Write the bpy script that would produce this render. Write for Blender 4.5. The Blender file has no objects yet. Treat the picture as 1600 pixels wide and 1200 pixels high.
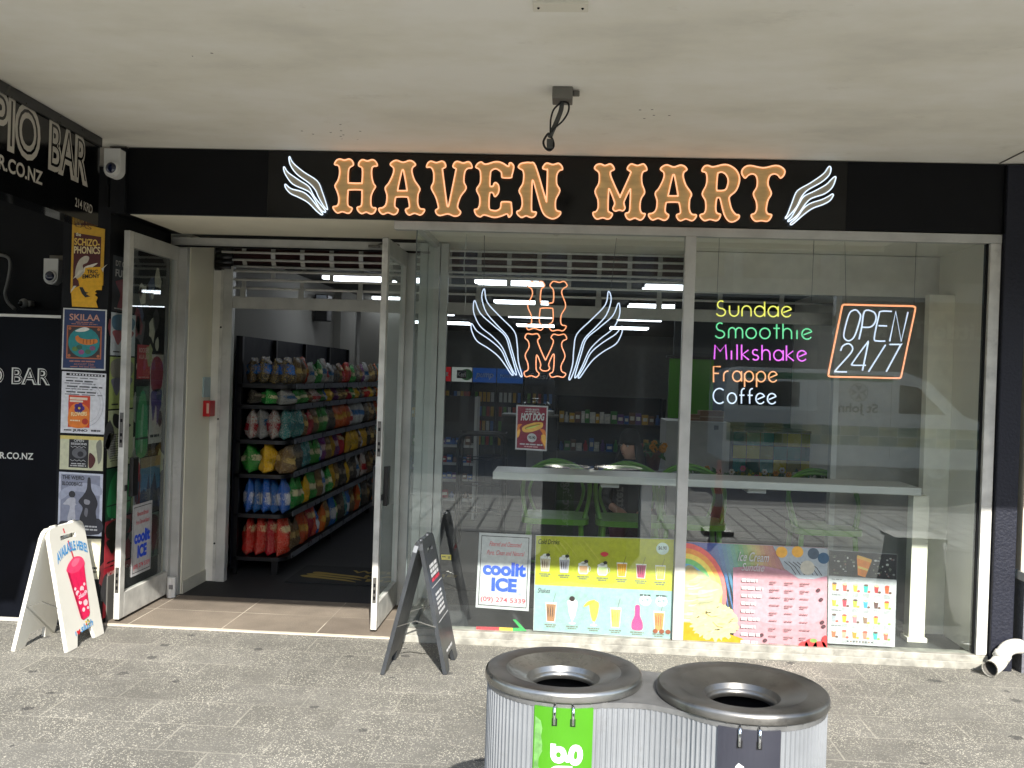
import bpy, math, random
from mathutils import Vector as V, Matrix as Mx
from mathutils.geometry import tessellate_polygon
R = math.radians
random.seed(7)
S = bpy.context.scene
COL = S.collection

# ---------------------------------------------------------------- camera
CAM = V((0, -5.85, 1.65)); FPX = 1500.0
_y = V((87, 9.5, -1500)).normalized()
_z = V((0.033, 1, 0)); _z = (_z - _y * _z.dot(_y)).normalized()
_x = _y.cross(_z)
ROT = Mx((_x, _y, _z))                     # camera axes -> world axes
cam_d = bpy.data.cameras.new('camera'); cam = bpy.data.objects.new('camera', cam_d); COL.objects.link(cam)
cam_d.sensor_width = 36; cam_d.lens = 36 * FPX / 1600; cam_d.clip_start = 0.05; cam_d.clip_end = 600
cam.matrix_world = Mx.Translation(CAM) @ ROT.to_4x4()
S.camera = cam

# ---------------------------------------------------------------- world, sun, exposure
SUN = V((-0.26, 1.165, -0.82)).normalized()
w = bpy.data.worlds.new('World'); S.world = w; w.use_nodes = True
nt = w.node_tree; bg = nt.nodes['Background']; bg.inputs['Strength'].default_value = 0.13
sky = nt.nodes.new('ShaderNodeTexSky'); sky.sky_type = 'NISHITA'; sky.sun_disc = False
sky.sun_elevation = math.asin(-SUN.z); sky.sun_rotation = math.atan2(-SUN.x, -SUN.y)
nt.links.new(sky.outputs[0], bg.inputs[0])
sd = bpy.data.lights.new('sun', 'SUN'); sun = bpy.data.objects.new('sun', sd); COL.objects.link(sun)
sd.energy = 3.4; sd.angle = R(0.5); sd.color = (1.0, 0.96, 0.90)
sun.rotation_euler = SUN.to_track_quat('-Z', 'Y').to_euler(); sun.location = (3, -12, 9)
S.view_settings.view_transform = 'Standard'; S.view_settings.look = 'None'
S.view_settings.exposure = 1.62; S.view_settings.gamma = 1.0
S.render.engine = 'CYCLES'
S.cycles.use_denoising = True; S.cycles.max_bounces = 8; S.cycles.diffuse_bounces = 4
S.cycles.transparent_max_bounces = 16; S.cycles.sample_clamp_indirect = 6
S.cycles.caustics_reflective = False; S.cycles.caustics_refractive = False

# ---------------------------------------------------------------- photo geometry
def ray(px, py): return ROT @ V((px - 800, 600 - py, -FPX))
def P(px, py, Y=0.0):
    d = ray(px, py); return CAM + d * ((Y - CAM.y) / d.y)
def G(px, py, Z=0.0):
    d = ray(px, py); return CAM + d * ((Z - CAM.z) / d.z)
def PX(px, py, X):
    d = ray(px, py); return CAM + d * ((X - CAM.x) / d.x)

# ---------------------------------------------------------------- object helpers
WM = {}
def wm(o): return WM.get(o.name, Mx.Identity(4)) if o else Mx.Identity(4)
def tag(o, label=None, cat=None, group=None, kind=None):
    if label: o['label'] = label
    if cat: o['category'] = cat
    if group: o['group'] = group
    if kind: o['kind'] = kind
    return o
def thing(name, label, cat, loc=(0, 0, 0), rz=0, group=None):
    o = bpy.data.objects.new(name, None); COL.objects.link(o)
    o.empty_display_size = .1
    o.location = loc; o.rotation_euler = (0, 0, rz)
    WM[o.name] = Mx.Translation(V(loc)) @ Mx.Rotation(rz, 4, 'Z')
    return tag(o, label, cat, group)
def kids(o): return [c for c in bpy.data.objects if c.parent == o]
def dup(o, loc=None, rz=None, label=None, parent=None):
    c = o.copy(); COL.objects.link(c)
    if parent: c.parent = parent
    if loc is not None: c.location = loc
    if rz is not None: c.rotation_euler = (0, 0, rz)
    if label: c['label'] = label
    for k in kids(o): dup(k, parent=c)
    return c

def cat_rom(pts, n=5, closed=True):
    pts = [V(p) for p in pts]; out = []; m = len(pts)
    for i in range(m if closed else m - 1):
        if closed: a, b, c, d = pts[i - 1], pts[i], pts[(i + 1) % m], pts[(i + 2) % m]
        else: a, b, c, d = pts[max(i - 1, 0)], pts[i], pts[i + 1], pts[min(i + 2, m - 1)]
        for k in range(n):
            t = k / n
            out.append(0.5 * ((2 * b) + (c - a) * t + (2 * a - 5 * b + 4 * c - d) * t * t + (3 * b - a - 3 * c + d) * t ** 3))
    if not closed: out.append(pts[-1].copy())
    return out

class MB:
    """collects polygons, links them as ONE mesh object"""
    def __init__(s): s.v = []; s.f = []; s.fm = []; s.mats = []; s.sm = []
    def mi(s, m):
        if m not in s.mats: s.mats.append(m)
        return s.mats.index(m)
    def add(s, vs, fs, m, smooth=False):
        o = len(s.v); s.v += [V(p) for p in vs]; k = s.mi(m)
        for f in fs: s.f.append([i + o for i in f]); s.fm.append(k); s.sm.append(smooth)
    def quad(s, a, b, c, d, m): s.add([a, b, c, d], [(0, 1, 2, 3)], m)
    def box(s, a, b, m, M=None):
        x0, y0, z0 = a; x1, y1, z1 = b
        vs = [V((x, y, z)) for z in (z0, z1) for y in (y0, y1) for x in (x0, x1)]
        if M: vs = [M @ p for p in vs]
        s.add(vs, [(0, 2, 3, 1), (4, 5, 7, 6), (0, 1, 5, 4), (1, 3, 7, 5), (3, 2, 6, 7), (2, 0, 4, 6)], m)
    def rbox(s, a, b, m, r=.01, M=None):
        """box with chamfered vertical edges"""
        x0, y0, z0 = a; x1, y1, z1 = b
        poly = [(x0 + r, y0), (x1 - r, y0), (x1, y0 + r), (x1, y1 - r), (x1 - r, y1), (x0 + r, y1), (x0, y1 - r), (x0, y0 + r)]
        n = 8; vs = [V((x, y, z0)) for x, y in poly] + [V((x, y, z1)) for x, y in poly]
        if M: vs = [M @ p for p in vs]
        s.add(vs, [tuple(range(n))[::-1], tuple(range(n, 2 * n))] + [(i, (i + 1) % n, n + (i + 1) % n, n + i) for i in range(n)], m)
    def bar(s, p, q, wd, h, m, up=(0, 0, 1)):
        p, q = V(p), V(q); d = (q - p).normalized(); u = V(up)
        if abs(d.dot(u)) > .98: u = V((0, 1, 0))
        r = d.cross(u).normalized(); u = r.cross(d)
        s.box((-wd / 2, 0, -h / 2), (wd / 2, (q - p).length, h / 2), m, Mx.Translation(p) @ Mx((r, d, u)).transposed().to_4x4())
    def tube(s, pts, r, m, n=8, closed=False, cap=True):
        pts = [V(p) for p in pts]; L = len(pts); rs = r if isinstance(r, (list, tuple)) else [r] * L
        vs = []; fs = []; nrm = None
        for i, p in enumerate(pts):
            if closed: d = pts[(i + 1) % L] - pts[i - 1]
            else: d = pts[min(i + 1, L - 1)] - pts[max(i - 1, 0)]
            if d.length < 1e-9: d = V((0, 0, 1))
            d.normalize()
            if nrm is None: nrm = d.orthogonal().normalized()
            nrm = nrm - d * nrm.dot(d)
            if nrm.length < 1e-6: nrm = d.orthogonal()
            nrm.normalize(); b = d.cross(nrm)
            for k in range(n):
                a = 2 * math.pi * k / n; vs.append(p + (nrm * math.cos(a) + b * math.sin(a)) * rs[i])
        for i in range(L if closed else L - 1):
            j = (i + 1) % L; sh = 0
            if closed and i == L - 1:      # best alignment of last and first ring
                sh = min(range(n), key=lambda q: (vs[i * n] - vs[q]).length)
            for k in range(n):
                fs.append((i * n + k, i * n + (k + 1) % n, j * n + (k + 1 + sh) % n, j * n + (k + sh) % n))
        if cap and not closed: fs += [tuple(range(n))[::-1], tuple(range((L - 1) * n, L * n))]
        s.add(vs, fs, m, True)
    def lathe(s, prof, c, m, n=32, M=None, smooth=True, caps=True):
        c = V(c); vs = []; fs = []; L = len(prof)
        for r, z in prof:
            for k in range(n):
                a = 2 * math.pi * k / n; p = V((r * math.cos(a), r * math.sin(a), z))
                vs.append(c + (M @ p if M else p))
        for i in range(L - 1):
            for k in range(n):
                fs.append((i * n + k, i * n + (k + 1) % n, (i + 1) * n + (k + 1) % n, (i + 1) * n + k))
        if caps and prof[0][0] > 1e-4: fs.append(tuple(range(n))[::-1])
        if caps and prof[-1][0] > 1e-4: fs.append(tuple(range((L - 1) * n, L * n)))
        s.add(vs, fs, m, smooth)
    def flat(s, loops, m, fn):
        """2D polygon with holes, mapped by fn(x,y)->V; returns nothing"""
        lp = [[V((p[0], p[1], 0)) for p in l] for l in loops]
        tri = tessellate_polygon(lp); al = [p for l in lp for p in l]
        fs = []
        for t in tri:
            a, b, c = (al[i] for i in t)
            fs.append(t if (b - a).cross(c - a).z > 0 else (t[0], t[2], t[1]))
        s.add([fn(p.x, p.y) for p in al], fs, m)
    def slab(s, loops, m, M, t, me=None):
        """2D polygon with holes, thickness t below local z=0, mapped by M"""
        s.flat(loops, m, lambda x, y: M @ V((x, y, 0)))
        lp2 = [[(p[0], p[1]) for p in l] for l in loops]
        o = len(s.f); s.flat(lp2, m, lambda x, y: M @ V((x, y, -t)))
        for i in range(o, len(s.f)): s.f[i] = s.f[i][::-1]
        for l in loops:
            n = len(l); vs = [M @ V((p[0], p[1], 0)) for p in l] + [M @ V((p[0], p[1], -t)) for p in l]
            s.add(vs, [(i, n + i, n + (i + 1) % n, (i + 1) % n) for i in range(n)], me or m)
    def sph(s, c, r, m, n=16, sq=(1, 1, 1), M=None):
        c = V(c); vs = []; fs = []; h = n // 2
        for i in range(h + 1):
            th = math.pi * i / h
            for k in range(n):
                a = 2 * math.pi * k / n
                p = V((r * sq[0] * math.sin(th) * math.cos(a), r * sq[1] * math.sin(th) * math.sin(a), r * sq[2] * math.cos(th)))
                vs.append(c + (M @ p if M else p))
        for i in range(h):
            for k in range(n): fs.append((i * n + k, (i + 1) * n + k, (i + 1) * n + (k + 1) % n, i * n + (k + 1) % n))
        s.add(vs, fs, m, True)
    def build(s, name, parent=None, bevel=0, seg=2, weld=False):
        me = bpy.data.meshes.new(name)
        inv = wm(parent).inverted()
        me.from_pydata([tuple(inv @ p) for p in s.v], [], s.f)
        for m in s.mats: me.materials.append(m)
        me.polygons.foreach_set('material_index', s.fm); me.polygons.foreach_set('use_smooth', s.sm)
        me.update()
        o = bpy.data.objects.new(name, me); COL.objects.link(o)
        if parent: o.parent = parent; WM[o.name] = wm(parent)
        if bevel:
            b = o.modifiers.new('bevel', 'BEVEL'); b.width = bevel; b.segments = seg; b.limit_method = 'ANGLE'; b.angle_limit = R(40)
        return o

# ---------------------------------------------------------------- materials
MATS = {}
def lin(h):
    h = h.lstrip('#'); c = [int(h[i:i + 2], 16) / 255 for i in (0, 2, 4)]
    return tuple(x / 12.92 if x <= .04045 else ((x + .055) / 1.055) ** 2.4 for x in c) + (1,)
def nodes(name):
    m = bpy.data.materials.new(name); m.use_nodes = True; t = m.node_tree
    return m, t, t.nodes, t.links, t.nodes['Principled BSDF']
def M(name, h='#888888', rough=.5, metal=0, var=.08, sc=9, bump=0, emit=0, spec=.5, coat=0, rvar=.1, stretch=None, dirt=0, dsc=22, dcol='#2b2824'):
    if name in MATS: return MATS[name]
    m, t, N, L, b = nodes(name); c = lin(h)
    b.inputs['Roughness'].default_value = rough; b.inputs['Metallic'].default_value = metal
    b.inputs['Specular IOR Level'].default_value = spec; b.inputs['Coat Weight'].default_value = coat
    b.inputs['Base Color'].default_value = c
    g = N.new('ShaderNodeNewGeometry'); nz = N.new('ShaderNodeTexNoise'); nz.inputs['Scale'].default_value = sc; nz.inputs['Detail'].default_value = 5
    if stretch:
        mp = N.new('ShaderNodeMapping'); mp.inputs['Scale'].default_value = stretch
        L.new(g.outputs['Position'], mp.inputs[0]); L.new(mp.outputs[0], nz.inputs[0])
    else: L.new(g.outputs['Position'], nz.inputs[0])
    if var:
        mr = N.new('ShaderNodeMapRange'); mr.inputs[1].default_value = .3; mr.inputs[2].default_value = .7
        mr.inputs[3].default_value = 1 - var; mr.inputs[4].default_value = 1 + var; L.new(nz.outputs[0], mr.inputs[0])
        mx = N.new('ShaderNodeVectorMath'); mx.operation = 'SCALE'; mx.inputs[0].default_value = c[:3]; L.new(mr.outputs[0], mx.inputs['Scale'])
        L.new(mx.outputs[0], b.inputs['Base Color'])
    if dirt:
        n2 = N.new('ShaderNodeTexNoise'); n2.inputs['Scale'].default_value = dsc; n2.inputs['Detail'].default_value = 9; n2.inputs['Roughness'].default_value = .72; L.new(g.outputs['Position'], n2.inputs[0])
        r4 = N.new('ShaderNodeMapRange'); r4.inputs[1].default_value = .56; r4.inputs[2].default_value = .72; r4.inputs[4].default_value = dirt; L.new(n2.outputs[0], r4.inputs[0])
        x4 = N.new('ShaderNodeMix'); x4.data_type = 'RGBA'; L.new(r4.outputs[0], x4.inputs[0]); x4.inputs[7].default_value = lin(dcol)
        if b.inputs['Base Color'].links: L.new(b.inputs['Base Color'].links[0].from_socket, x4.inputs[6])
        else: x4.inputs[6].default_value = c
        L.new(x4.outputs[2], b.inputs['Base Color'])
    if rvar:
        m2 = N.new('ShaderNodeMapRange'); m2.inputs[3].default_value = max(0, rough - rvar); m2.inputs[4].default_value = min(1, rough + rvar)
        L.new(nz.outputs[0], m2.inputs[0]); L.new(m2.outputs[0], b.inputs['Roughness'])
    if bump:
        bp = N.new('ShaderNodeBump'); bp.inputs['Strength'].default_value = bump; bp.inputs['Distance'].default_value = .01
        L.new(nz.outputs[0], bp.inputs['Height']); L.new(bp.outputs[0], b.inputs['Normal'])
    if emit:
        b.inputs['Emission Color'].default_value = c; b.inputs['Emission Strength'].default_value = emit
    MATS[name] = m; return m
def K(h): return M('print ' + h, h, .45, var=.11, sc=38, rvar=.08)       # printed colour
def neon(name, h, e):
    if name in MATS: return MATS[name]
    m, t, N, L, b = nodes(name); c = lin(h)
    b.inputs['Base Color'].default_value = (.8, .8, .8, 1); b.inputs['Emission Color'].default_value = c
    b.inputs['Emission Strength'].default_value = e; b.inputs['Roughness'].default_value = .4
    MATS[name] = m; return m
def glass(name, tint=(.89, .94, .925), refl=.088, dust=.022, rough=0.0):
    if name in MATS: return MATS[name]
    m = bpy.data.materials.new(name); m.use_nodes = True; t = m.node_tree; N = t.nodes; L = t.links
    N.remove(N['Principled BSDF']); out = N['Material Output']
    tr = N.new('ShaderNodeBsdfTransparent'); tr.inputs[0].default_value = (*tint, 1)
    gl = N.new('ShaderNodeBsdfGlossy'); gl.inputs['Roughness'].default_value = rough; gl.inputs[0].default_value = (.95, 1, .98, 1)
    df = N.new('ShaderNodeBsdfDiffuse'); df.inputs[0].default_value = (.75, .77, .76, 1)
    lw = N.new('ShaderNodeLayerWeight'); lw.inputs['Blend'].default_value = .5
    pw = N.new('ShaderNodeMath'); pw.operation = 'POWER'; pw.inputs[1].default_value = 4.5; L.new(lw.outputs['Facing'], pw.inputs[0])
    ma = N.new('ShaderNodeMath'); ma.operation = 'MULTIPLY_ADD'; ma.inputs[1].default_value = 1 - refl; ma.inputs[2].default_value = refl; L.new(pw.outputs[0], ma.inputs[0])
    m1 = N.new('ShaderNodeMixShader'); L.new(ma.outputs[0], m1.inputs[0]); L.new(tr.outputs[0], m1.inputs[1]); L.new(gl.outputs[0], m1.inputs[2])
    g = N.new('ShaderNodeNewGeometry'); nz = N.new('ShaderNodeTexNoise'); nz.inputs['Scale'].default_value = 3; nz.inputs['Detail'].default_value = 6; L.new(g.outputs['Position'], nz.inputs[0])
    mr = N.new('ShaderNodeMapRange'); mr.inputs[1].default_value = .35; mr.inputs[2].default_value = .75; mr.inputs[3].default_value = dust * .3; mr.inputs[4].default_value = dust * 1.7; L.new(nz.outputs[0], mr.inputs[0])
    m2 = N.new('ShaderNodeMixShader'); L.new(mr.outputs[0], m2.inputs[0]); L.new(m1.outputs[0], m2.inputs[1]); L.new(df.outputs[0], m2.inputs[2])
    L.new(m2.outputs[0], out.inputs[0]); MATS[name] = m; return m

# ---------------------------------------------------------------- text
GL = {}
def glyph(s, bold=0, shear=0, space=1):
    k = (s, bold, shear, space)
    if k not in GL:
        cu = bpy.data.curves.new('t', 'FONT'); cu.body = s; cu.size = 1; cu.offset = bold; cu.shear = shear; cu.space_character = space
        cu.resolution_u = 4; ob = bpy.data.objects.new('t', cu); me = ob.to_mesh()
        vs = [(p.co.x, p.co.y) for p in me.vertices]; fs = [tuple(p.vertices) for p in me.polygons]
        ob.to_mesh_clear(); bpy.data.objects.remove(ob); bpy.data.curves.remove(cu)
        GL[k] = (vs, fs, min(p[0] for p in vs), max(p[0] for p in vs))
    return GL[k]

class Canvas:
    """flat printed sheet lying in plane O + u*U + v*W (normal N towards the viewer); positions may be given as photo pixels"""
    def __init__(s, O, U, N, t=.003):
        s.O = V(O); s.U = V(U).normalized(); s.N = V(N).normalized(); s.W = s.N.cross(s.U); s.b = MB(); s.k = 0; s.t = t
    def uv(s, px, py):
        d = ray(px, py); q = CAM + d * ((s.O - CAM).dot(s.N) / d.dot(s.N)) - s.O
        return (q.dot(s.U), q.dot(s.W))
    def at(s, u, v, k): return s.O + s.U * u + s.W * v + s.N * (.0004 + .0006 * k)
    def nk(s, k):
        if k is None: s.k += 1; return s.k
        return k
    def board(s, pts, m, edge=None):
        Mt = Mx((s.U, s.W, s.N)).transposed().to_4x4(); Mt.translation = s.O
        s.b.slab([pts], m, Mt @ Mx.Translation((0, 0, .0004)), s.t, edge)
    def poly(s, pts, m, k=None):
        k = s.nk(k); s.b.flat([pts], m, lambda x, y: s.at(x, y, k))
    def rect(s, u0, v0, u1, v1, m, k=None): s.poly([(u0, v0), (u1, v0), (u1, v1), (u0, v1)], m, k)
    def ell(s, u, v, a, b, m, k=None, n=24, rot=0, a0=0, a1=360):
        p = []
        for i in range(n):
            t = R(a0 + (a1 - a0) * i / (n - (a1 - a0 < 360))); x, y = a * math.cos(t), b * math.sin(t)
            p.append((u + x * math.cos(rot) - y * math.sin(rot), v + x * math.sin(rot) + y * math.cos(rot)))
        s.poly(p, m, k)
    def line(s, pts, wd, m, k=None):
        k = s.nk(k)
        for a, b in zip(pts, pts[1:]):
            a, b = V(a), V(b); d = (b - a); 
            if d.length < 1e-6: continue
            n = V((-d.y, d.x)).normalized() * wd / 2; e = d.normalized() * wd * .3
            s.poly([a - n - e, b - n + e, b + n + e, a + n - e], m, k)
    def text(s, t, u0, v0, u1, h, m, k=None, v1=None, bold=0, shear=0, space=1, arc=0):
        """text with its baseline from (u0,v0) to (u1,v1), capitals h high"""
        k = s.nk(k); v1 = v0 if v1 is None else v1
        vs, fs, x0, x1 = glyph(t, bold, shear, space); a = V((u0, v0)); e = V((u1, v1)) - a; up = V((0, 1)) if arc == 0 else V((0, 1))
        out = []
        for x, y in vs:
            f = (x - x0) / (x1 - x0); q = a + e * f + V((0, 1)) * (y * h / .7)
            if arc: q += V((0, 1)) * arc * (1 - (2 * f - 1) ** 2)
            out.append(s.at(q.x, q.y, k))
        s.b.add(out, fs, m)
    def tpx(s, t, p0, p1, hpx, m, **kw):
        a, b = s.uv(*p0), s.uv(*p1); h = (V(s.uv(p0[0] + .033 * hpx, p0[1] - hpx)) - V(a)).length
        s.text(t, a[0], a[1], b[0], h, m, v1=b[1], **kw)
    def words(s, u0, v0, u1, n, lead, h, m, k=None, rnd=random, fill=1.0):
        """unreadable small print: rows of word-long dashes"""
        k = s.nk(k)
        for i in range(n):
            u = u0; end = u0 + (u1 - u0) * (fill if i < n - 1 else fill * .6)
            while u < end:
                L = min(end - u, h * (1.2 + 3.5 * rnd.random())); s.rect(u, v0 - i * lead, u + L, v0 - i * lead + h * .6, m, k); u += L + h * .6
    def build(s, name, parent=None): return s.b.build(name, parent)
def facing_y(px, py, Y, **kw): return Canvas(P(px, py, Y), (1, 0, 0), (0, -1, 0), **kw)
def pxrect(c, pts): return [c.uv(*p) for p in pts]
# ---------------------------------------------------------------- surface materials
def pavers(name, bw, bh, c1, c2, grout, speck, ox=0, oy=0, mort=.006, gum=True, off=.5, gf=(.2, 1)):
    m, t, N, L, b = nodes(name)
    g = N.new('ShaderNodeNewGeometry'); mp = N.new('ShaderNodeMapping'); mp.inputs['Location'].default_value = (ox, oy, 0); L.new(g.outputs['Position'], mp.inputs[0])
    br = N.new('ShaderNodeTexBrick'); br.offset = off; br.inputs['Scale'].default_value = 1; br.inputs['Brick Width'].default_value = bw; br.inputs['Row Height'].default_value = bh
    br.inputs['Mortar Size'].default_value = mort; br.inputs['Mortar Smooth'].default_value = .3; br.inputs['Bias'].default_value = 0
    br.inputs['Color1'].default_value = lin(c1); br.inputs['Color2'].default_value = lin(c2); br.inputs['Mortar'].default_value = lin(c1); L.new(mp.outputs[0], br.inputs[0])
    col = br.outputs['Color']
    def mixc(fac, a, bcol, blend='MIX'):
        x = N.new('ShaderNodeMix'); x.data_type = 'RGBA'; x.blend_type = blend
        if isinstance(fac, (int, float)): x.inputs[0].default_value = fac
        else: L.new(fac, x.inputs[0])
        L.new(a, x.inputs[6])
        if isinstance(bcol, tuple): x.inputs[7].default_value = bcol
        else: L.new(bcol, x.inputs[7])
        return x.outputs[2]
    def noise(sc, d=4, lo=.35, hi=.65, a=0., z=1.):
        n = N.new('ShaderNodeTexNoise'); n.inputs['Scale'].default_value = sc; n.inputs['Detail'].default_value = d; L.new(g.outputs['Position'], n.inputs[0])
        r = N.new('ShaderNodeMapRange'); r.inputs[1].default_value = lo; r.inputs[2].default_value = hi; r.inputs[3].default_value = a; r.inputs[4].default_value = z; L.new(n.outputs[0], r.inputs[0]); return r.outputs[0]
    def vec(fac, a):
        x = N.new('ShaderNodeVectorMath'); x.operation = 'SCALE'; L.new(a, x.inputs[0]); L.new(fac, x.inputs['Scale']); return x.outputs[0]
    hgt = None
    if speck:
        for sc, lo, c in ((150, .66, speck), (190, .80, '#4c4b48'), (85, .90, '#b5b1a3')):
            vo = N.new('ShaderNodeTexVoronoi'); vo.inputs['Scale'].default_value = sc; L.new(g.outputs['Position'], vo.inputs[0])
            sp = N.new('ShaderNodeSeparateColor'); L.new(vo.outputs['Color'], sp.inputs[0])
            th = N.new('ShaderNodeMath'); th.operation = 'GREATER_THAN'; th.inputs[1].default_value = lo; L.new(sp.outputs[0], th.inputs[0])
            d = N.new('ShaderNodeMath'); d.operation = 'LESS_THAN'; d.inputs[1].default_value = .42 ; L.new(vo.outputs['Distance'], d.inputs[0])
            mu = N.new('ShaderNodeMath'); mu.operation = 'MULTIPLY'; L.new(th.outputs[0], mu.inputs[0]); L.new(d.outputs[0], mu.inputs[1])
            m3 = N.new('ShaderNodeMath'); m3.operation = 'MULTIPLY'; L.new(mu.outputs[0], m3.inputs[0]); L.new(noise(3, 5, .3, .6, .25, .95), m3.inputs[1])
            col = mixc(m3.outputs[0], col, lin(c))
    fm = N.new('ShaderNodeMath'); fm.operation = 'MULTIPLY'; L.new(br.outputs['Fac'], fm.inputs[0]); L.new(noise(1.7, 3, .42, .62, gf[0], gf[1]), fm.inputs[1])
    col = mixc(fm.outputs[0], col, lin(grout))
    col = vec(noise(1.1, 6, .3, .7, .80, 1.16), col)
    col = vec(noise(7, 5, .3, .7, .88, 1.1), col)
    if gum:
        vo = N.new('ShaderNodeTexVoronoi'); vo.voronoi_dimensions = '2D'; vo.inputs['Scale'].default_value = 3.6; vo.inputs['Randomness'].default_value = 1; L.new(g.outputs['Position'], vo.inputs[0])
        sp = N.new('ShaderNodeSeparateColor'); L.new(vo.outputs['Color'], sp.inputs[0])
        r = N.new('ShaderNodeMath'); r.operation = 'MULTIPLY'; r.inputs[1].default_value = .12; L.new(sp.outputs[1], r.inputs[0])
        nn = noise(45, 3, .3, .7, -.035, .035); ad = N.new('ShaderNodeMath'); L.new(vo.outputs['Distance'], ad.inputs[0]); L.new(nn, ad.inputs[1])
        lt = N.new('ShaderNodeMath'); lt.operation = 'LESS_THAN'; L.new(ad.outputs[0], lt.inputs[0]); L.new(r.outputs[0], lt.inputs[1])
        gt = N.new('ShaderNodeMath'); gt.operation = 'GREATER_THAN'; gt.inputs[1].default_value = .62; L.new(sp.outputs[0], gt.inputs[0])
        mu = N.new('ShaderNodeMath'); mu.operation = 'MULTIPLY'; L.new(lt.outputs[0], mu.inputs[0]); L.new(gt.outputs[0], mu.inputs[1])
        m4 = N.new('ShaderNodeMath'); m4.operation = 'MULTIPLY'; m4.inputs[1].default_value = .6; L.new(mu.outputs[0], m4.inputs[0])
        col = mixc(m4.outputs[0], col, lin('#26262a'))
    L.new(col, b.inputs['Base Color']); b.inputs['Roughness'].default_value = .75
    bp = N.new('ShaderNodeBump'); bp.inputs['Strength'].default_value = .35; bp.inputs['Distance'].default_value = .004
    sb = N.new('ShaderNodeMath'); sb.operation = 'SUBTRACT'; L.new(noise(90, 3), sb.inputs[0]); L.new(br.outputs['Fac'], sb.inputs[1]); L.new(sb.outputs[0], bp.inputs['Height']); L.new(bp.outputs[0], b.inputs['Normal'])
    return m

def ceiling_mat():
    m, t, N, L, b = nodes('painted soffit')
    g = N.new('ShaderNodeNewGeometry'); mp = N.new('ShaderNodeMapping'); mp.inputs['Scale'].default_value = (.9, 1.35, 1); L.new(g.outputs['Position'], mp.inputs[0])
    n = N.new('ShaderNodeTexNoise'); n.inputs['Scale'].default_value = 1.3; n.inputs['Detail'].default_value = 8; n.inputs['Roughness'].default_value = .6; L.new(mp.outputs[0], n.inputs[0])
    cr = N.new('ShaderNodeValToRGB'); e = cr.color_ramp.elements; e[0].position = .3; e[0].color = lin('#dedbd0'); e[1].position = .62; e[1].color = lin('#f3f1e9'); L.new(n.outputs[0], cr.inputs[0])
    x = e = cr.color_ramp.elements.new(.45); x.color = lin('#ebe8dc')
    n2 = N.new('ShaderNodeTexNoise'); n2.inputs['Scale'].default_value = 2.4; n2.inputs['Detail'].default_value = 10; n2.inputs['Roughness'].default_value = .75; L.new(mp.outputs[0], n2.inputs[0])
    r = N.new('ShaderNodeMapRange'); r.inputs[1].default_value = .60; r.inputs[2].default_value = .74; r.inputs[4].default_value = .45; L.new(n2.outputs[0], r.inputs[0])
    mx = N.new('ShaderNodeMix'); mx.data_type = 'RGBA'; L.new(r.outputs[0], mx.inputs[0]); L.new(cr.outputs[0], mx.inputs[6]); mx.inputs[7].default_value = lin('#c2bcae')
    # flaked spots
    vo = N.new('ShaderNodeTexVoronoi'); vo.voronoi_dimensions = '2D'; vo.inputs['Scale'].default_value = 9; L.new(g.outputs['Position'], vo.inputs[0])
    sp = N.new('ShaderNodeSeparateColor'); L.new(vo.outputs['Color'], sp.inputs[0])
    n3 = N.new('ShaderNodeTexNoise'); n3.inputs['Scale'].default_value = 1.1; L.new(g.outputs['Position'], n3.inputs[0])
    a = N.new('ShaderNodeMath'); a.operation = 'LESS_THAN'; a.inputs[1].default_value = .06; L.new(vo.outputs['Distance'], a.inputs[0])
    c = N.new('ShaderNodeMath'); c.operation = 'GREATER_THAN'; c.inputs[1].default_value = .68; L.new(n3.outputs[0], c.inputs[0])
    d = N.new('ShaderNodeMath'); d.operation = 'MULTIPLY'; L.new(a.outputs[0], d.inputs[0]); L.new(c.outputs[0], d.inputs[1])
    m2 = N.new('ShaderNodeMix'); m2.data_type = 'RGBA'; L.new(d.outputs[0], m2.inputs[0]); L.new(mx.outputs[2], m2.inputs[6]); m2.inputs[7].default_value = lin('#6f6a62')
    L.new(m2.outputs[2], b.inputs['Base Color']); b.inputs['Roughness'].default_value = .8
    bp = N.new('ShaderNodeBump'); bp.inputs['Strength'].default_value = .15; bp.inputs['Distance'].default_value = .01; L.new(n2.outputs[0], bp.inputs['Height']); L.new(bp.outputs[0], b.inputs['Normal'])
    return m

PAVE = pavers('granite pavers', .46, .30, '#75736c', '#6c6a63', '#a39f92', '#c9c4b3', ox=.1, oy=.04, mort=.005, gf=(.05, .6))
BRICK = pavers('kerbside bricks', .23, .45, '#a8a59b', '#bab7ad', '#1c1b19', '#bdb9ac', mort=.02, gum=False, off=0, gf=(.9, 1))
TILE = pavers('brown tiles', .60, .41, '#71675b', '#7a7063', '#bdb3a2', None, ox=.31, oy=-.03, mort=.004, gum=False, off=0)
SHOPFLOOR = pavers('dark shop tiles', .6, .6, '#17181b', '#1b1c20', '#0e0e10', None, mort=.004, gum=False, off=0)
CEIL = ceiling_mat()
ALU = M('brushed aluminium', '#b9b9b4', .42, .2, .16, 6, rvar=.15, dirt=.3, dsc=6, dcol='#55534c')
ALUP = M('weathered white aluminium', '#c3c2bb', .5, .15, .22, 9, rvar=.18, bump=.06, dirt=.35, dsc=7, dcol='#5a574e')
SILLM = M('weathered sill paint', '#918f85', .65, .05, .35, 14, bump=.1, dirt=.55, dsc=9, dcol='#4a463e')
CREAM = M('cream painted wall', '#ebe6d2', .7, 0, .05, 3)
WHITEW = M('white painted wall', '#e6e2d3', .7, 0, .05, 2)
GREYW = M('grey painted wall', '#9a9890', .75, 0, .05, 2)
DARKC = M('dark grey ceiling', '#4a4a48', .8, 0, .06, 2)
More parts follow.
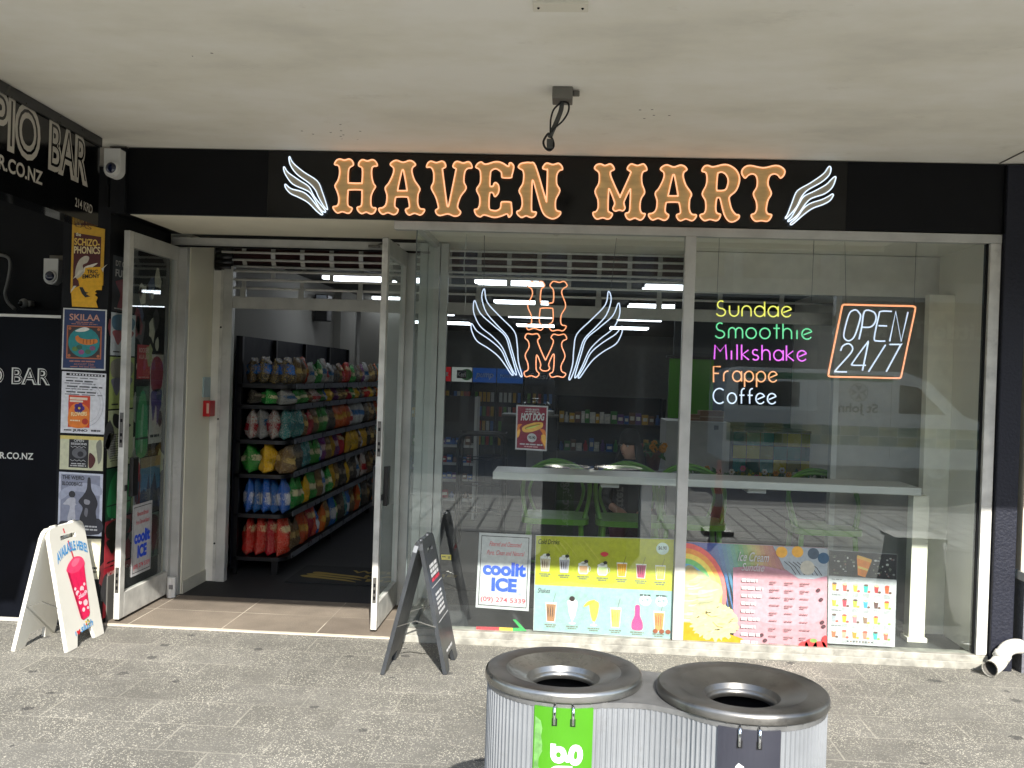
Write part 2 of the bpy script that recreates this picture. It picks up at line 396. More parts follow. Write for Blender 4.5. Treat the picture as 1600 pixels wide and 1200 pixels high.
BLACKG = M('glossy black panel', '#07080a', .12, 0, .2, 3, spec=.4, rvar=.08)
BLACKM = M('matt black paint', '#08090c', .5, 0, .25, 6, spec=.2)
NAVYP = M('blue black painted panel', '#07090f', .5, 0, .35, 4, bump=.1, spec=.1)
DARKTEX = M('dark textured render', '#1c1e28', .5, 0, .15, 60, bump=.4, spec=.3)
BLACKPL = M('black plastic', '#121212', .4)
WHITEPL = M('white plastic', '#dcdcd8', .35, 0, .04)
STEEL = M('stainless steel', '#96958f', .32, .9, .35, 7, rvar=.16, bump=.03, dirt=.55, dsc=14)
STEELD = M('scuffed stainless steel', '#75736e', .36, .88, .45, 6, rvar=.16, bump=.04, dirt=.6, dsc=11)
CHROME = M('chrome', '#c8c8c8', .12, 1)
GLASS = glass('window glass')
GLASSD = glass('door glass', refl=.09)
ACRY = glass('clear acrylic', (.985, .99, .99), .02, .004)

# ---------------------------------------------------------------- the ground
def sheet(name, x0, y0, x1, y1, z, m, t=None):
    b = MB()
    if t: b.box((x0, y0, z - t), (x1, y1, z), m)
    else: b.quad((x0, y0, z), (x1, y0, z), (x1, y1, z), (x0, y1, z), m)
    return tag(b.build(name), kind='structure')
ASPH = M('asphalt', '#666562', .85, 0, .2, 40, bump=.3)
KERB = M('concrete kerb', '#a5a29a', .8, 0, .12, 12)
sheet('ground', -300, -300, 300, 300, -.14, ASPH)
sheet('pavement', -40, -4.14, 40, .9, 0, PAVE, .13)
k = MB(); k.box((-40, -4.30, -.13), (40, -4.144, .004), M('basalt kerb', '#3b3b3c', .7)); tag(k.build('kerb'), kind='structure')
sheet('brick_paving', -40, -7.0, 40, -4.304, -.004, BRICK, .12)
k = MB(); k.box((-40, -7.30, -.13), (40, -7.004, .0), KERB); tag(k.build('kerb'), kind='structure')
sheet('road', -120, -15.5, 120, -7.304, -.12, ASPH)
b = MB()
for x in range(-60, 60, 6): b.box((x, -11.56, -.118), (x + 3, -11.44, -.115), M('road paint', '#cfcdc4', .7))
tag(b.build('road_marking'), kind='structure')
sheet('pavement', -60, -19.2, 60, -15.504, .0, PAVE, .13)

# ---------------------------------------------------------------- canopy over the footpath
cz = 3.0
t = thing('canopy', 'pale stained plaster canopy soffit over the footpath outside the shop', 'canopy', (0, -1.7, cz))
b = MB(); b.box((-9, -3.43, cz), (2.97, -.004, cz + .32), CEIL); b.build('soffit', t)
b = MB(); b.box((2.497, -3.42, cz - .004), (2.507, -.02, cz - .0005), M('soffit joint', '#55524c', .9)); b.build('joint_strip', t)
b = MB(); b.box((-.17, -2.40, cz - .012), (.03, -2.32, cz), WHITEW)
for x in (-.15, .01): b.sph((x, -2.36, cz - .012), .006, BLACKM, 8)
b.build('cover_plate', t, bevel=.003)
b = MB(); b.box((-9, -3.47, cz - .05), (2.97, -3.434, cz + .4), WHITEW); b.build('fascia_board', t)
t = thing('canopy', 'shorter neighbouring canopy beyond the seam at the right', 'canopy', (5, -1.4, cz))
b = MB(); b.box((2.976, -2.93, cz + .003), (12, -.004, cz + .32), CEIL); b.build('soffit', t)

# junction box with a hanging cable
t = thing('junction_box', 'grey ceiling junction box with a taped black cable hanging from it', 'junction box', (-.065, -1.33, cz))
b = MB(); b.box((-.115, -1.39, cz - .055), (-.02, -1.27, cz), M('galvanised box', '#77756e', .6, .4)); b.box((-.02, -1.345, cz - .03), (.012, -1.325, cz - .005), M('galvanised box', '')); b.build('box', t, bevel=.004)
b = MB(); ct = [P(px, py, -1.33) for px, py in ((878, 157), (877, 170), (873, 182), (868, 194), (863, 205), (859, 215))]
b.tube(cat_rom(ct, 4, False), .011, M('grey cable sheath', '#4b4b48', .6)); b.build('cable', t)
for pts in (((877, 160), (866, 170), (861, 184), (860, 198), (860, 208)), ((880, 159), (888, 162), (888, 174), (880, 188), (868, 199), (862, 206))):
    b = MB(); b.tube(cat_rom([P(x, y, -1.34) for x, y in pts], 5, False), .0045, BLACKPL, 6); b.build('cable_loop', t)
b = MB(); pc = P(858, 222, -1.33)
b.tube(cat_rom([P(x, y, -1.335) for x, y in ((858, 208), (853, 213), (849, 222), (852, 231), (859, 235), (865, 229), (864, 220), (860, 212))], 4), .006, BLACKPL, 6)
b.box(P(854, 231, -1.35), P(864, 219, -1.32), M('grey cable sheath', '')); b.build('plug', t, bevel=.004)

# ---------------------------------------------------------------- the shop building
XL, XR, GL0 = -2.78, 2.545, -.955            # fascia ends, left end of the window
shop = thing('shop_building', 'convenience store with open double doors and a wide display window', 'shop', (0, .4, 0))
def part(name, mb, parent=None, **kw): return mb.build(name, parent or shop, **kw)
b = MB(); b.box((-9, .002, 3.0), (9, 15.6, 8.2), M('upper storey render', '#b9b2a4', .8)); part('upper_storey', b)
b = MB(); b.box((XL, .05, 2.588), (GL0 + .01, .86, 2.66), CREAM); part('doorway_soffit', b)
b = MB(); b.box((XL - .1, .02, 2.59), (XR, 1.25, 2.995), BLACKM); part('lintel', b)
b = MB(); b.box((GL0 + .014, .09, 2.57), (2.56, 1.2, 2.585), WHITEW); part('window_soffit', b)
# window frame
zs, zh = .082, 2.53
b = MB(); b.box((GL0 - .02, -.012, 0), (XR - .003, .10, zs), SILLM); b.box((GL0 - .02, -.03, 0), (XR - .01, -.013, .045), SILLM); part('sill', b, bevel=.004)
b = MB(); b.box((GL0 - .14, .0, zh), (XR - .003, .07, 2.582), ALU); part('head_rail', b, bevel=.003)
b = MB(); b.box((.683, -.004, zs + .001), (.748, .066, zh - .001), ALU); part('mullion', b, bevel=.003)
b = MB(); b.box((2.475, -.004, zs + .001), (2.538, .066, zh - .001), ALUP); b.box((2.462, .02, zs + .001), (2.474, .06, zh - .001), BLACKM); part('jamb', b, bevel=.003)
b = MB(); b.box((GL0 - .028, .80, .0), (GL0 + .04, .866, 2.565), ALU); b.box((GL0 + .045, .81, 0), (GL0 + .10, .86, 2.56), ALU); part('corner_post', b, bevel=.003)
b = MB(); b.box((GL0 - .012, .101, 0), (GL0 + .03, .80, zs), SILLM); part('return_sill', b, bevel=.003)
b = MB(); b.box((GL0 - .012, .075, zh), (GL0 + .03, .80, 2.575), ALU); part('return_head', b, bevel=.003)
b = MB(); b.quad((GL0 + .004, .03, zs), (.686, .03, zs), (.686, .03, zh), (GL0 + .004, .03, zh), GLASS); part('window_pane', b)
b = MB(); b.quad((.745, .03, zs), (2.463, .03, zs), (2.463, .03, zh), (.745, .03, zh), GLASS); part('window_pane', b)
b = MB(); b.quad((GL0, .80, zs), (GL0, .04, zs), (GL0, .04, zh), (GL0, .80, zh), GLASS); part('return_pane', b)
b = MB(); b.box((GL0 - .004, .026, zs), (GL0 + .003, .036, zh), M('silicone joint', '#5d6664', .4)); part('corner_joint', b)
# doorway frame
b = MB(); b.box((XL - .06, .825, 2.50), (GL0 - .03, .885, 2.56), ALU); b.box((XL - .06, .815, 2.49), (GL0 - .03, .824, 2.502), BLACKM); part('door_head', b, bevel=.002)
b = MB(); b.box((XL - .03, .83, .012), (XL + .055, .88, 2.488), ALU); part('door_jamb', b, bevel=.003)
b = MB(); b.box((-1.155, .83, .012), (GL0 - .03, .88, 2.488), ALU); part('door_jamb', b, bevel=.003)
b = MB(); b.box((-2.87, .03, .002), (-1.0, .845, .012), TILE); b.box((-2.87, .012, .001), (-1.0, .029, .010), M('pale threshold strip', '#b7ae9f', .7)); part('doorway_tiles', b)
def door(x, y0, y1, zt, hx):
    d = MB(); tk = .019
    d.box((x - tk, y0, .03), (x + tk, y0 + .065, zt), ALUP); d.box((x - tk, y1 - .06, .03), (x + tk, y1, zt), ALU)
    d.box((x - tk, y0 + .066, .03), (x + tk, y1 - .061, .19), ALUP); d.box((x - tk, y0 + .066, zt - .10), (x + tk, y1 - .061, zt), ALU)
    o = part('door', d, bevel=.003)
    g = MB(); g.quad((x, y0 + .06, .185), (x, y1 - .055, .185), (x, y1 - .055, zt - .095), (x, y0 + .06, zt - .095), GLASSD); g.build('door_pane', o)
    h = MB()
    for s in (-1, 1):
        h.box((x + s * (tk + .002), y0 + .075, .80), (x + s * (tk + .030), y0 + .155, 1.05), BLACKPL)
        h.box((x + s * (tk + .001), y0 + .02, .84), (x + s * (tk + .010), y0 + .05, .88), BLACKPL)
    h.build('handle', o, bevel=.004)
    l = MB(); l.box((x - .011, y0 - .003, 1.12), (x + .011, y0 - .0005, 1.34), STEELD)
    for z in (1.15, 1.19, 1.28): l.box((x - .007, y0 - .005, z), (x + .007, y0 - .0035, z + .02), BLACKM)
    l.build('lock_plate', o)
    l = MB(); l.box((x - .011, y0 - .003, .20), (x + .011, y0 - .0005, .36), STEELD)
    for z in (.22, .26, .30): l.box((x - .006, y0 - .005, z), (x + .006, y0 - .0035, z + .022), BLACKM)
    l.build('bolt_plate', o)
    return o
dl = door(-2.80, .055, .845, 2.49, 1); dl['label'] = 'open glass door leaf beside the postered pillar'
dr = door(-1.165, .10, .845, 2.49, -1); dr['label'] = 'open glass door leaf beside the display window'
b = MB(); b.tube([(-1.36, .80, 2.53), (-1.29, .74, 2.55), (-1.22, .66, 2.53), (-1.17, .6, 2.51)], .008, STEELD, 6); b.box((-1.42, .79, 2.515), (-1.34, .815, 2.535), STEELD); part('door_closer', b)
b = MB(); b.rbox((-2.775, .74, .013), (-2.715, .80, .155), WHITEPL, .02); b.box((-2.748, .735, .075), (-2.722, .741, .105), M('grey switch', '#777777')); part('door_sensor', b)
# inner lobby
b = MB(); b.box((-2.90, .886, .01), (-2.72, 1.33, 2.60), CREAM); part('lobby_wall', b)
b = MB(); b.box((-2.716, .886, .01), (-2.708, 1.325, .10), M('cream skirting', '#c9c5b5', .6)); part('skirting', b)
b = MB(); b.box((-2.72, 1.335, .01), (-2.645, 1.5, 2.42), M('white reveal', '#dddbd2', .6)); part('reveal', b)
b = MB(); b.box((-2.90, .886, 2.60), (2.56, 2.2, 2.64), WHITEW); part('lobby_soffit', b)
# display zone right end
b = MB(); b.box((2.541, .07, 0), (2.64, 6, 2.6), WHITEW); part('end_wall', b)
b = MB(); b.box((1.925, 1.10, .01), (2.558, 1.16, 2.55), M('panel grey', '#a5a39a', .7)); part('partition', b)
b = MB(); b.box((2.375, .66, .031), (2.540, .74, 2.28), M('pier cream', '#eeead9', .7)); part('pier', b)
b = MB(); b.box((1.885, 1.085, .01), (1.923, 1.165, 2.55), ALU); part('partition_post', b)
b = MB(); b.box((.79, .95, 2.285), (2.556, .975, 2.565), M('off white board', '#d8d5ca', .6)); part('bulkhead', b)
b = MB(); b.box((GL0 + .02, .101, .004), (2.558, .86, .03), M('dark plinth', '#3c3d3e', .6)); part('display_plinth', b)
# interior shell
b = MB(); b.box((-3.2, .86, .0), (2.64, 15.2, .008), SHOPFLOOR); part('shop_floor', b)
b = MB(); b.box((-3.2, 1.5, 2.60), (6, 15.2, 2.64), DARKC); part('shop_ceiling', b)
b = MB(); b.box((-2.9, 1.505, .01), (-2.74, 5.2, 2.6), GREYW); b.box((-2.9, 5.205, .01), (-2.66, 6.1, 2.6), GREYW); b.box((-2.6, 6.0, .01), (-1.9, 6.15, 2.6), GREYW); part('side_wall', b)
b = MB(); b.box((-3.3, 6.2, .01), (-3.2, 15.2, 2.6), GREYW); part('side_wall', b)
b = MB(); b.box((-3.3, 15.0, .01), (6, 15.2, 2.6), M('rear wall grey', '#a09e97', .7)); part('rear_wall', b)
b = MB(); b.box((2.56, 6.0, .01), (2.64, 15.2, 2.6), M('dark interior wall', '#33383a', .7)); part('side_wall', b)
b = MB(); b.box((1.2, 5.2, .01), (2.558, 5.28, 2.6), M('dark interior wall', '')); part('cross_wall', b)

# ---------------------------------------------------------------- pillars and neighbours
x0, x1 = P(95, 600).x, P(168, 600).x
t = thing('pillar', 'dark pillar plastered with gig posters beside the doorway', 'pillar', ((x0 + x1) / 2, .1, 0))
b = MB(); b.box((x0, -.02, 0), (x1, .9, 2.62), M('pillar paint', '#101114', .6, 0, .3, 10, spec=.2)); b.build('shaft', t)
b = MB(); b.box((x1 - .003, -.03, 2.583), (XL - .002, .05, 2.99), M('pillar paint', '')); b.build('capital', t)
b = MB(); b.box((x1 + .002, .06, .01), (-2.862, .82, .30), M('grey plinth', '#55534e', .8)); b.build('plinth', t)
PIL = (x0, x1)
t = thing('bar_shopfront', 'blue black bar shopfront with white lettering left of the pillar', 'bar', (-4, .1, 0))
b = MB(); b.box((-9, .0, .03), (x0 - .004, .06, 1.92), NAVYP); b.build('panel', t)
b = MB(); b.box((-9, -.008, 1.921), (x0 - .004, .06, 1.938), M('white trim', '#c9c8c2', .6)); b.build('trim', t)
b = MB(); b.box((-9, -.004, .004), (x0 - .004, .06, .029), KERB); b.build('base', t)
b = MB(); b.box((-9, .55, 1.94), (x0 - .004, .6, 2.99), BLACKM); b.box((-9, .062, 1.90), (x0 - .004, .55, 1.93), BLACKM); b.build('recess_wall', t)
for s_, p0, p1, h, bo in (('SCORPIO BAR', None, (78, 601), 25, .03), ('SCORPIOBAR.CO.NZ', None, (52, 718), 10, .02)):
    c = Canvas((0, -.0015, 0), (1, 0, 0), (0, -1, 0)); u1, v1 = c.uv(*p1)
    H = h * 5.9 / 1500; g_ = glyph(s_, bo, 0, 1.05); wdt = (g_[3] - g_[2]) * H / .69 * .92
    c.text(s_, u1 - wdt, v1, u1, H, M('white vinyl', '#cfcfc8', .5), bold=bo, space=1.05)
    dd = .045 * H / .69
    if h > 20: c.text(s_, u1 - wdt + dd, v1, u1 - dd, H, NAVYP, bold=-.015, space=1.05)
    c.build('lettering', t)
# hanging bar sign along the left edge
A = G(157, 215, cz); B0 = G(0, 125, cz); dirn = (A - B0); dirn.z = 0; dirn.normalize()
A.z = cz - .004
nrm = V((dirn.y, -dirn.x, 0)); nrm = nrm if nrm.x > 0 else -nrm
c = Canvas(A, dirn, nrm); zb = c.uv(150, 352)[1]
t = thing('bar_sign', 'black hanging sign with pale inline lettering under the canopy at left', 'sign', A)
b = MB(); Mt = Mx((dirn, V((0, 0, 1)), nrm)).transposed().to_4x4(); Mt.translation = A
b.slab([[(-3.1, zb), (0, zb), (0, 0), (-3.1, 0)]], BLACKG, Mt, .14); b.build('board', t)
b = MB(); b.slab([[(-3.1, -.055), (0, -.055), (0, 0), (-3.1, 0)]], M('sign rail', '#16181b', .3), Mt @ Mx.Translation((0, 0, .012)), .011); b.build('rail', t)
VIN = M('pale grey vinyl', '#b8b4a9', .5)
def sign_text(s, p0, p1, h, bo, inl, lead=None):
    c = Canvas(A, dirn, nrm); u0, v0 = c.uv(*p0); u1, v1 = c.uv(*p1); k = 0
    if lead:
        ga, gb = glyph(lead, bo), glyph(s, bo); w_ = (u1 - u0) * (ga[3] - ga[2]) / (gb[3] - gb[2]); s_ = (v1 - v0) / (u1 - u0); u1 = u0 - .035; v1 = v0 - s_ * .035; u0 = u1 - w_; v0 = v1 - s_ * w_; s = lead
    c.text(s, u0, v0, u1, h, VIN, v1=v1, k=1, bold=bo, space=1.0)
    dd = (bo + .022) * h / .7
    if inl: c.text(s, u0 + dd, v0 + (v1 - v0) * dd / (u1 - u0), u1 - dd, h, BLACKG, v1=v1 - (v1 - v0) * dd / (u1 - u0), k=2, bold=-.022, space=1.0)
    c.build('lettering', t)
sign_text('BAR', (75, 258), (137, 287), .245, .06, True)
sign_text('PIO', (-16, 216), (62, 252), .245, .06, True)
sign_text('PIO', (-16, 216), (62, 252), .245, .06, True, 'SCOR')
sign_text('SCORPIOBAR.CO.NZ', (-120, 217), (66, 289), .068, .025, False)
sign_text('214 KRD', (117, 322), (144, 334), .05, .01, False)

t = thing('pillar', 'dark textured pillar at the right end of the window', 'pillar', (2.62, .1, 0))
b = MB(); b.box((2.547, -.03, 0), (2.675, .025, 2.99), DARKTEX); b.build('shaft', t, bevel=.006)
b = MB(); b.box((2.541, -.02, 2.585), (2.546, .04, 2.99), BLACKM); b.build('edge_trim', t)
t = thing('neighbour_shopfront', 'pale window frame over a rough dark stall riser at the right edge', 'shopfront', (3.2, 0, 0))
b = MB(); b.box((2.72, -.05, 0), (6, .3, .545), M('light textured render', '#5d5e63', .7, 0, .2, 60, bump=.7)); b.build('stall_riser', t)
b = MB(); b.box((2.695, -.10, .547), (6, .0, .60), ALUP); b.build('sill', t, bevel=.004)
b = MB(); b.box((2.70, -.04, .602), (2.78, .05, 2.55), M('beige frame', '#b7ab98', .5)); b.build('window_frame', t)
b = MB(); b.box((2.781, .0, .602), (6, .03, 2.55), BLACKG); b.build('window_pane', t)
b = MB(); b.box((2.69, -.05, 2.552), (6, .05, 2.99), BLACKM); b.build('fascia', t)

# PVC elbow pipe
PVC = M('white pvc', '#d8d5cb', .4, 0, .1, 10)
t = thing('drain_pipe', 'white plastic drain elbow sticking out at the foot of the right pillar', 'pipe', (2.56, -.1, .05))
pp = [(2.70, -.06, .16), (2.66, -.08, .165), (2.615, -.09, .15), (2.585, -.10, .115)]
b = MB(); b.tube(cat_rom(pp, 5, False), .043, PVC, 16); b.build('elbow', t)
b = MB(); b.tube([(2.592, -.097, .125), (2.572, -.105, .095)], .048, PVC, 16); b.build('collar', t)
b = MB(); q = cat_rom([(2.578, -.103, .10), (2.560, -.112, .075), (2.530, -.13, .056), (2.49, -.165, .052)], 5, False)
b.tube(q, .043, PVC, 16, cap=False); b.tube([q[-2], q[-1]], .048, PVC, 16, cap=False); b.tube(q, .038, M('pipe inside', '#5b5852', .8), 16, cap=False); b.build('outlet', t)
# ---------------------------------------------------------------- neon and signs
def pts(s): return [tuple(float(v) for v in p.split(',')) for p in s.split()]
N_OR = neon('orange neon', '#ffa566', 0.345); N_WH = neon('cool white neon', '#d4e8ff', 0.384); N_YE = neon('yellow neon', '#f2ec2e', 0.340)
N_GR = neon('green neon', '#1fe08a', 0.317); N_MG = neon('magenta neon', '#e51ef0', 0.407)
N_OR2 = neon('orange window neon', '#ff8d48', 0.480); N_W2 = neon('white window neon', '#cfe0ff', 0.362); N_FR = neon('amber neon', '#ff9a3c', 0.384)
PLY = M('plywood face', '#dcc088', .55, 0, .16, 5, stretch=(1, 1, 6))
WINGF = M('pale wing face', '#a69a84', .5)
Hl = "830,170 860,110 915,88 985,105 1055,88 1105,115 1125,180 1070,220 1048,280 1045,440 1065,462 1235,465 1260,445 1265,240 1210,195 1215,140 1265,98 1345,118 1425,98 1480,135 1497,195 1435,205 1410,260 1415,380 1440,470 1470,520 1430,590 1400,680 1400,800 1425,845 1475,855 1455,920 1400,945 1325,918 1255,940 1200,900 1185,845 1235,825 1255,780 1260,600 1240,570 1065,570 1042,600 1035,780 1060,830 1105,855 1080,915 1035,935 955,910 880,930 830,890 808,835 865,820 895,770 895,680 870,590 838,505 885,420 910,320 905,220 880,185"
Al = "300,175 335,130 400,108 500,140 595,112 660,130 695,180 650,220 640,290 680,420 762,550 735,640 730,780 765,860 835,875 815,930 765,962 680,935 600,962 555,930 540,875 590,850 600,810 580,700 555,680 405,680 380,710 370,810 390,850 422,875 405,930 350,955 265,925 185,950 135,910 125,860 185,845 235,790 250,660 222,540 280,460 345,320 352,230"
Ah = "495,255 515,300 560,560 545,580 430,580 418,560 475,300"
Vl = "868,215 885,155 935,122 1020,145 1100,122 1150,145 1165,210 1120,240 1120,290 1185,790 1205,815 1220,780 1320,290 1325,240 1280,210 1300,150 1350,125 1440,150 1515,130 1560,160 1575,225 1510,235 1465,290 1450,440 1485,545 1400,670 1355,800 1360,860 1400,915 1370,965 1300,980 1200,945 1080,970 1025,945 1008,890 1050,855 1045,800 1010,680 942,540 975,450 980,320 955,240 920,215"
El = "135,215 165,160 220,135 290,170 440,130 540,145 635,200 655,185 660,155 690,150 725,190 725,240 700,340 685,380 560,380 540,355 530,290 450,240 380,270 365,320 355,490 375,515 405,510 425,465 455,460 495,510 490,610 435,675 405,620 375,610 350,640 345,850 400,890 470,890 520,850 530,775 560,755 675,760 690,790 700,920 685,970 650,995 625,945 540,975 420,1000 270,960 205,990 140,955 115,880 165,865 195,800 195,680 148,565 205,460 210,310 185,245"
Nl = "800,215 830,165 900,145 985,145 1070,200 1225,710 1240,700 1255,280 1235,255 1180,235 1205,180 1250,152 1340,175 1425,155 1475,195 1490,250 1440,270 1400,340 1400,480 1448,580 1385,720 1380,850 1405,895 1460,915 1440,970 1370,1015 1300,1015 1210,960 1150,840 1050,480 1030,425 1015,460 1005,860 1030,910 1080,920 1055,980 1000,1000 920,975 850,1000 790,955 778,910 830,880 860,800 850,680 812,580 870,470 885,340 870,270 845,250"
Ml = "90,235 120,180 185,165 250,190 330,165 375,195 395,250 350,275 335,310 360,400 480,665 500,650 640,340 650,285 600,245 625,190 670,165 760,190 845,165 890,200 905,260 850,285 825,350 830,470 872,605 820,700 800,800 805,890 835,935 880,945 850,1010 800,1040 720,1010 640,1035 590,1005 570,940 620,920 640,860 650,600 640,565 555,740 550,790 565,855 530,895 475,885 410,900 375,860 400,800 395,740 320,555 308,620 300,870 320,915 368,945 340,1005 290,1025 215,1005 130,1025 80,985 65,925 115,905 145,840 140,720 97,590 155,470 165,350 150,290"
Rl = "265,275 300,205 360,188 440,210 600,175 700,190 800,260 850,370 840,480 790,590 700,670 695,740 730,870 790,950 845,965 835,1020 760,1065 690,1060 630,990 590,880 550,710 525,690 495,710 480,860 500,930 555,955 530,1025 480,1050 390,1030 310,1050 255,1010 237,960 300,935 325,870 320,740 270,630 330,500 345,380 325,300"
Rh = "510,330 535,300 580,292 640,330 675,410 665,500 625,570 520,580 495,555"
Tl = "895,330 890,270 940,210 1030,190 1220,225 1400,190 1490,205 1555,260 1550,330 1495,385 1450,340 1395,320 1330,345 1300,420 1300,500 1348,625 1300,720 1275,820 1270,900 1300,945 1352,960 1330,1020 1280,1060 1190,1050 1110,1060 1055,1020 1035,960 1090,935 1120,870 1115,760 1068,630 1120,530 1130,420 1105,345 1050,320 990,340 940,385"
WL = ["132,50 185,150 350,290 560,430 640,600 720,850 705,870 660,820 580,680 530,570 430,460 250,330 150,200 120,95", "48,210 110,300 280,420 430,520 520,680 685,890 665,915 600,860 470,640 380,570 180,480 70,340 35,245", "68,482 150,550 330,600 440,680 560,830 645,940 620,955 540,890 420,770 280,690 150,630 80,560 56,510"]
WR = ["1358,203 1380,240 1350,340 1230,450 1020,570 920,680 840,840 690,1010 668,1000 700,950 760,800 830,620 900,550 1060,460 1260,320 1330,225", "1440,363 1455,390 1400,530 1280,630 1080,700 980,790 860,960 730,1060 708,1045 770,980 880,790 960,670 1120,590 1300,490 1390,400", "1400,633 1415,660 1360,740 1250,800 1100,855 960,950 780,1105 748,1090 850,1000 950,860 1060,780 1240,720 1340,670"]
def loop(s, ox, oy, k, Y, fn=None, n=4):
    out = []
    for x, y in pts(s):
        if fn: x, y = fn(x, y)
        p = P(ox + x / k, oy + y / k, Y); out.append((p.x, p.z))
    return [(q.x, q.y) for q in cat_rom([V((a, c, 0)) for a, c in out], n)]
def letter(name, outs, root, face, glow, Y, r, inset=True):
    o = None
    if face:
        b = MB(); b.flat(outs, face, lambda x, z: V((x, Y, z)))
        n = len(b.v)
        for l in outs:
            k = len(l); vs = [V((x, Y, z)) for x, z in l] + [V((x, -.0, z)) for x, z in l]
            b.add(vs, [(i, (i + 1) % k, k + (i + 1) % k, k + i) for i in range(k)], BLACKM)
        o = b.build(name, root)
    g = MB()
    for l in outs: g.tube([(x, Y - (.006 if face else 0), z) for x, z in l], r, glow, 6, closed=True)
    return g.build('neon_tube' if face else name, o if face else root)
fs = thing('fascia_sign', 'black shop sign with orange neon wooden letters reading HAVEN MART between white neon wings', 'shop sign', (-.1, 0, 2.59))
b = MB(); b.box((-.04 + P(1334, 300).x, -.0, 2.588), (XR - .005, .018, 2.995), BLACKM); b.build('side_board', fs); b = MB(); b.box((XL, -.0, 2.588), (P(418, 300).x, .018, 2.995), BLACKM)
b.build('side_board', fs)
b = MB(); b.box((P(418, 300).x + .002, -.002, 2.586), (P(1334, 300).x - .042, .018, 2.993), BLACKG); b.build('board', fs)
Yf = -.020
A2 = lambda x, y: (935 + (x - 125) * 1.046, 180 + (y - 108) * 1.02)
for outs in ([(Hl, 440, None)], [(Al, 580, None), (Ah, 580, None)], [(Vl, 580, None)], [(El, 730, None)], [(Nl, 730, None)], [(Ml, 920, None)], [(Al, 920, A2), (Ah, 920, A2)], [(Rl, 1070, None), (Rh, 1070, None)], [(Tl, 1070, None)]):
    letter('letter', [loop(s, ox, 240, 10, Yf, fn) for s, ox, fn in outs], fs, PLY, N_OR, Yf, .0048)
for s_ in WL: letter('wing_feather', [loop(s_, 440, 240, 10, Yf)], fs, WINGF, N_WH, Yf, .0036)
for s_ in WR: letter('wing_feather', [loop(s_, 1160, 240, 10, Yf)], fs, WINGF, N_WH, Yf, .0036)

# winged monogram hanging inside the window
YN = .14
hm = thing('neon_sign', 'neon sign of orange letters H and M between white wings hanging in the window', 'neon sign', P(855, 590, YN))
H2 = "605,105 640,65 695,75 745,62 775,105 740,145 732,260 755,278 840,278 862,255 862,150 828,105 860,62 920,72 970,62 1000,105 960,135 945,180 985,305 940,400 940,490 990,510 960,555 905,548 845,555 812,500 855,460 858,350 840,330 745,330 728,355 722,470 762,510 735,550 670,530 610,545 590,500 640,480 640,400 605,305 650,200 645,140"
M2 = "578,625 600,585 650,592 700,585 725,625 705,665 775,835 795,825 862,670 838,625 865,590 915,600 970,590 995,635 955,660 945,710 978,810 940,900 945,960 985,985 960,1020 900,1010 845,1020 825,985 860,955 870,810 855,795 815,890 825,930 800,955 755,955 728,930 735,890 695,795 690,940 720,985 690,1020 640,1005 585,1015 570,970 608,945 605,880 580,800 618,720 610,660"
for s_ in (H2, M2): letter('letter', [loop(s_, 730, 430, 6.4, YN)], hm, None, N_OR2, YN, .0042)
F = ["172,135 200,270 330,415 470,560 500,700 512,860 548,1000 530,1005 490,900 445,740 400,610 290,490 190,370 145,220", "78,255 130,380 260,500 380,610 430,760 490,975 474,985 420,880 350,720 250,610 130,510 70,390 62,300", "48,485 100,560 230,650 340,750 400,880 458,985 442,993 380,900 310,810 210,730 100,660 50,570 38,510"]
mir = lambda x, y: (1592 - 1.05 * x, y + 24 + .006 * (y - 130))
for s_ in F:
    letter('wing_feather', [loop(s_, 730, 430, 6.4, YN)], hm, None, N_W2, YN, .0037)
    letter('wing_feather', [loop(s_, 730, 430, 6.4, YN, mir)], hm, None, N_W2, YN, .0037)
WIRE = M('thin wire', '#55585a', .4, .6)
b = MB()
for x0_, y0_, x1_, y1_ in ((757, 368, 756, 452), (963, 372, 954, 458)): b.tube([P(x0_, y0_, YN), P(x1_, y1_, YN)], .0016, WIRE, 5)
b.tube(cat_rom([P(x, y, YN) for x, y in ((729, 366), (727, 390), (725, 420), (728, 452), (726, 486))], 5, False), .0022, M('white cord', '#bfbfba', .5), 5); b.build('hanging_wire', hm)

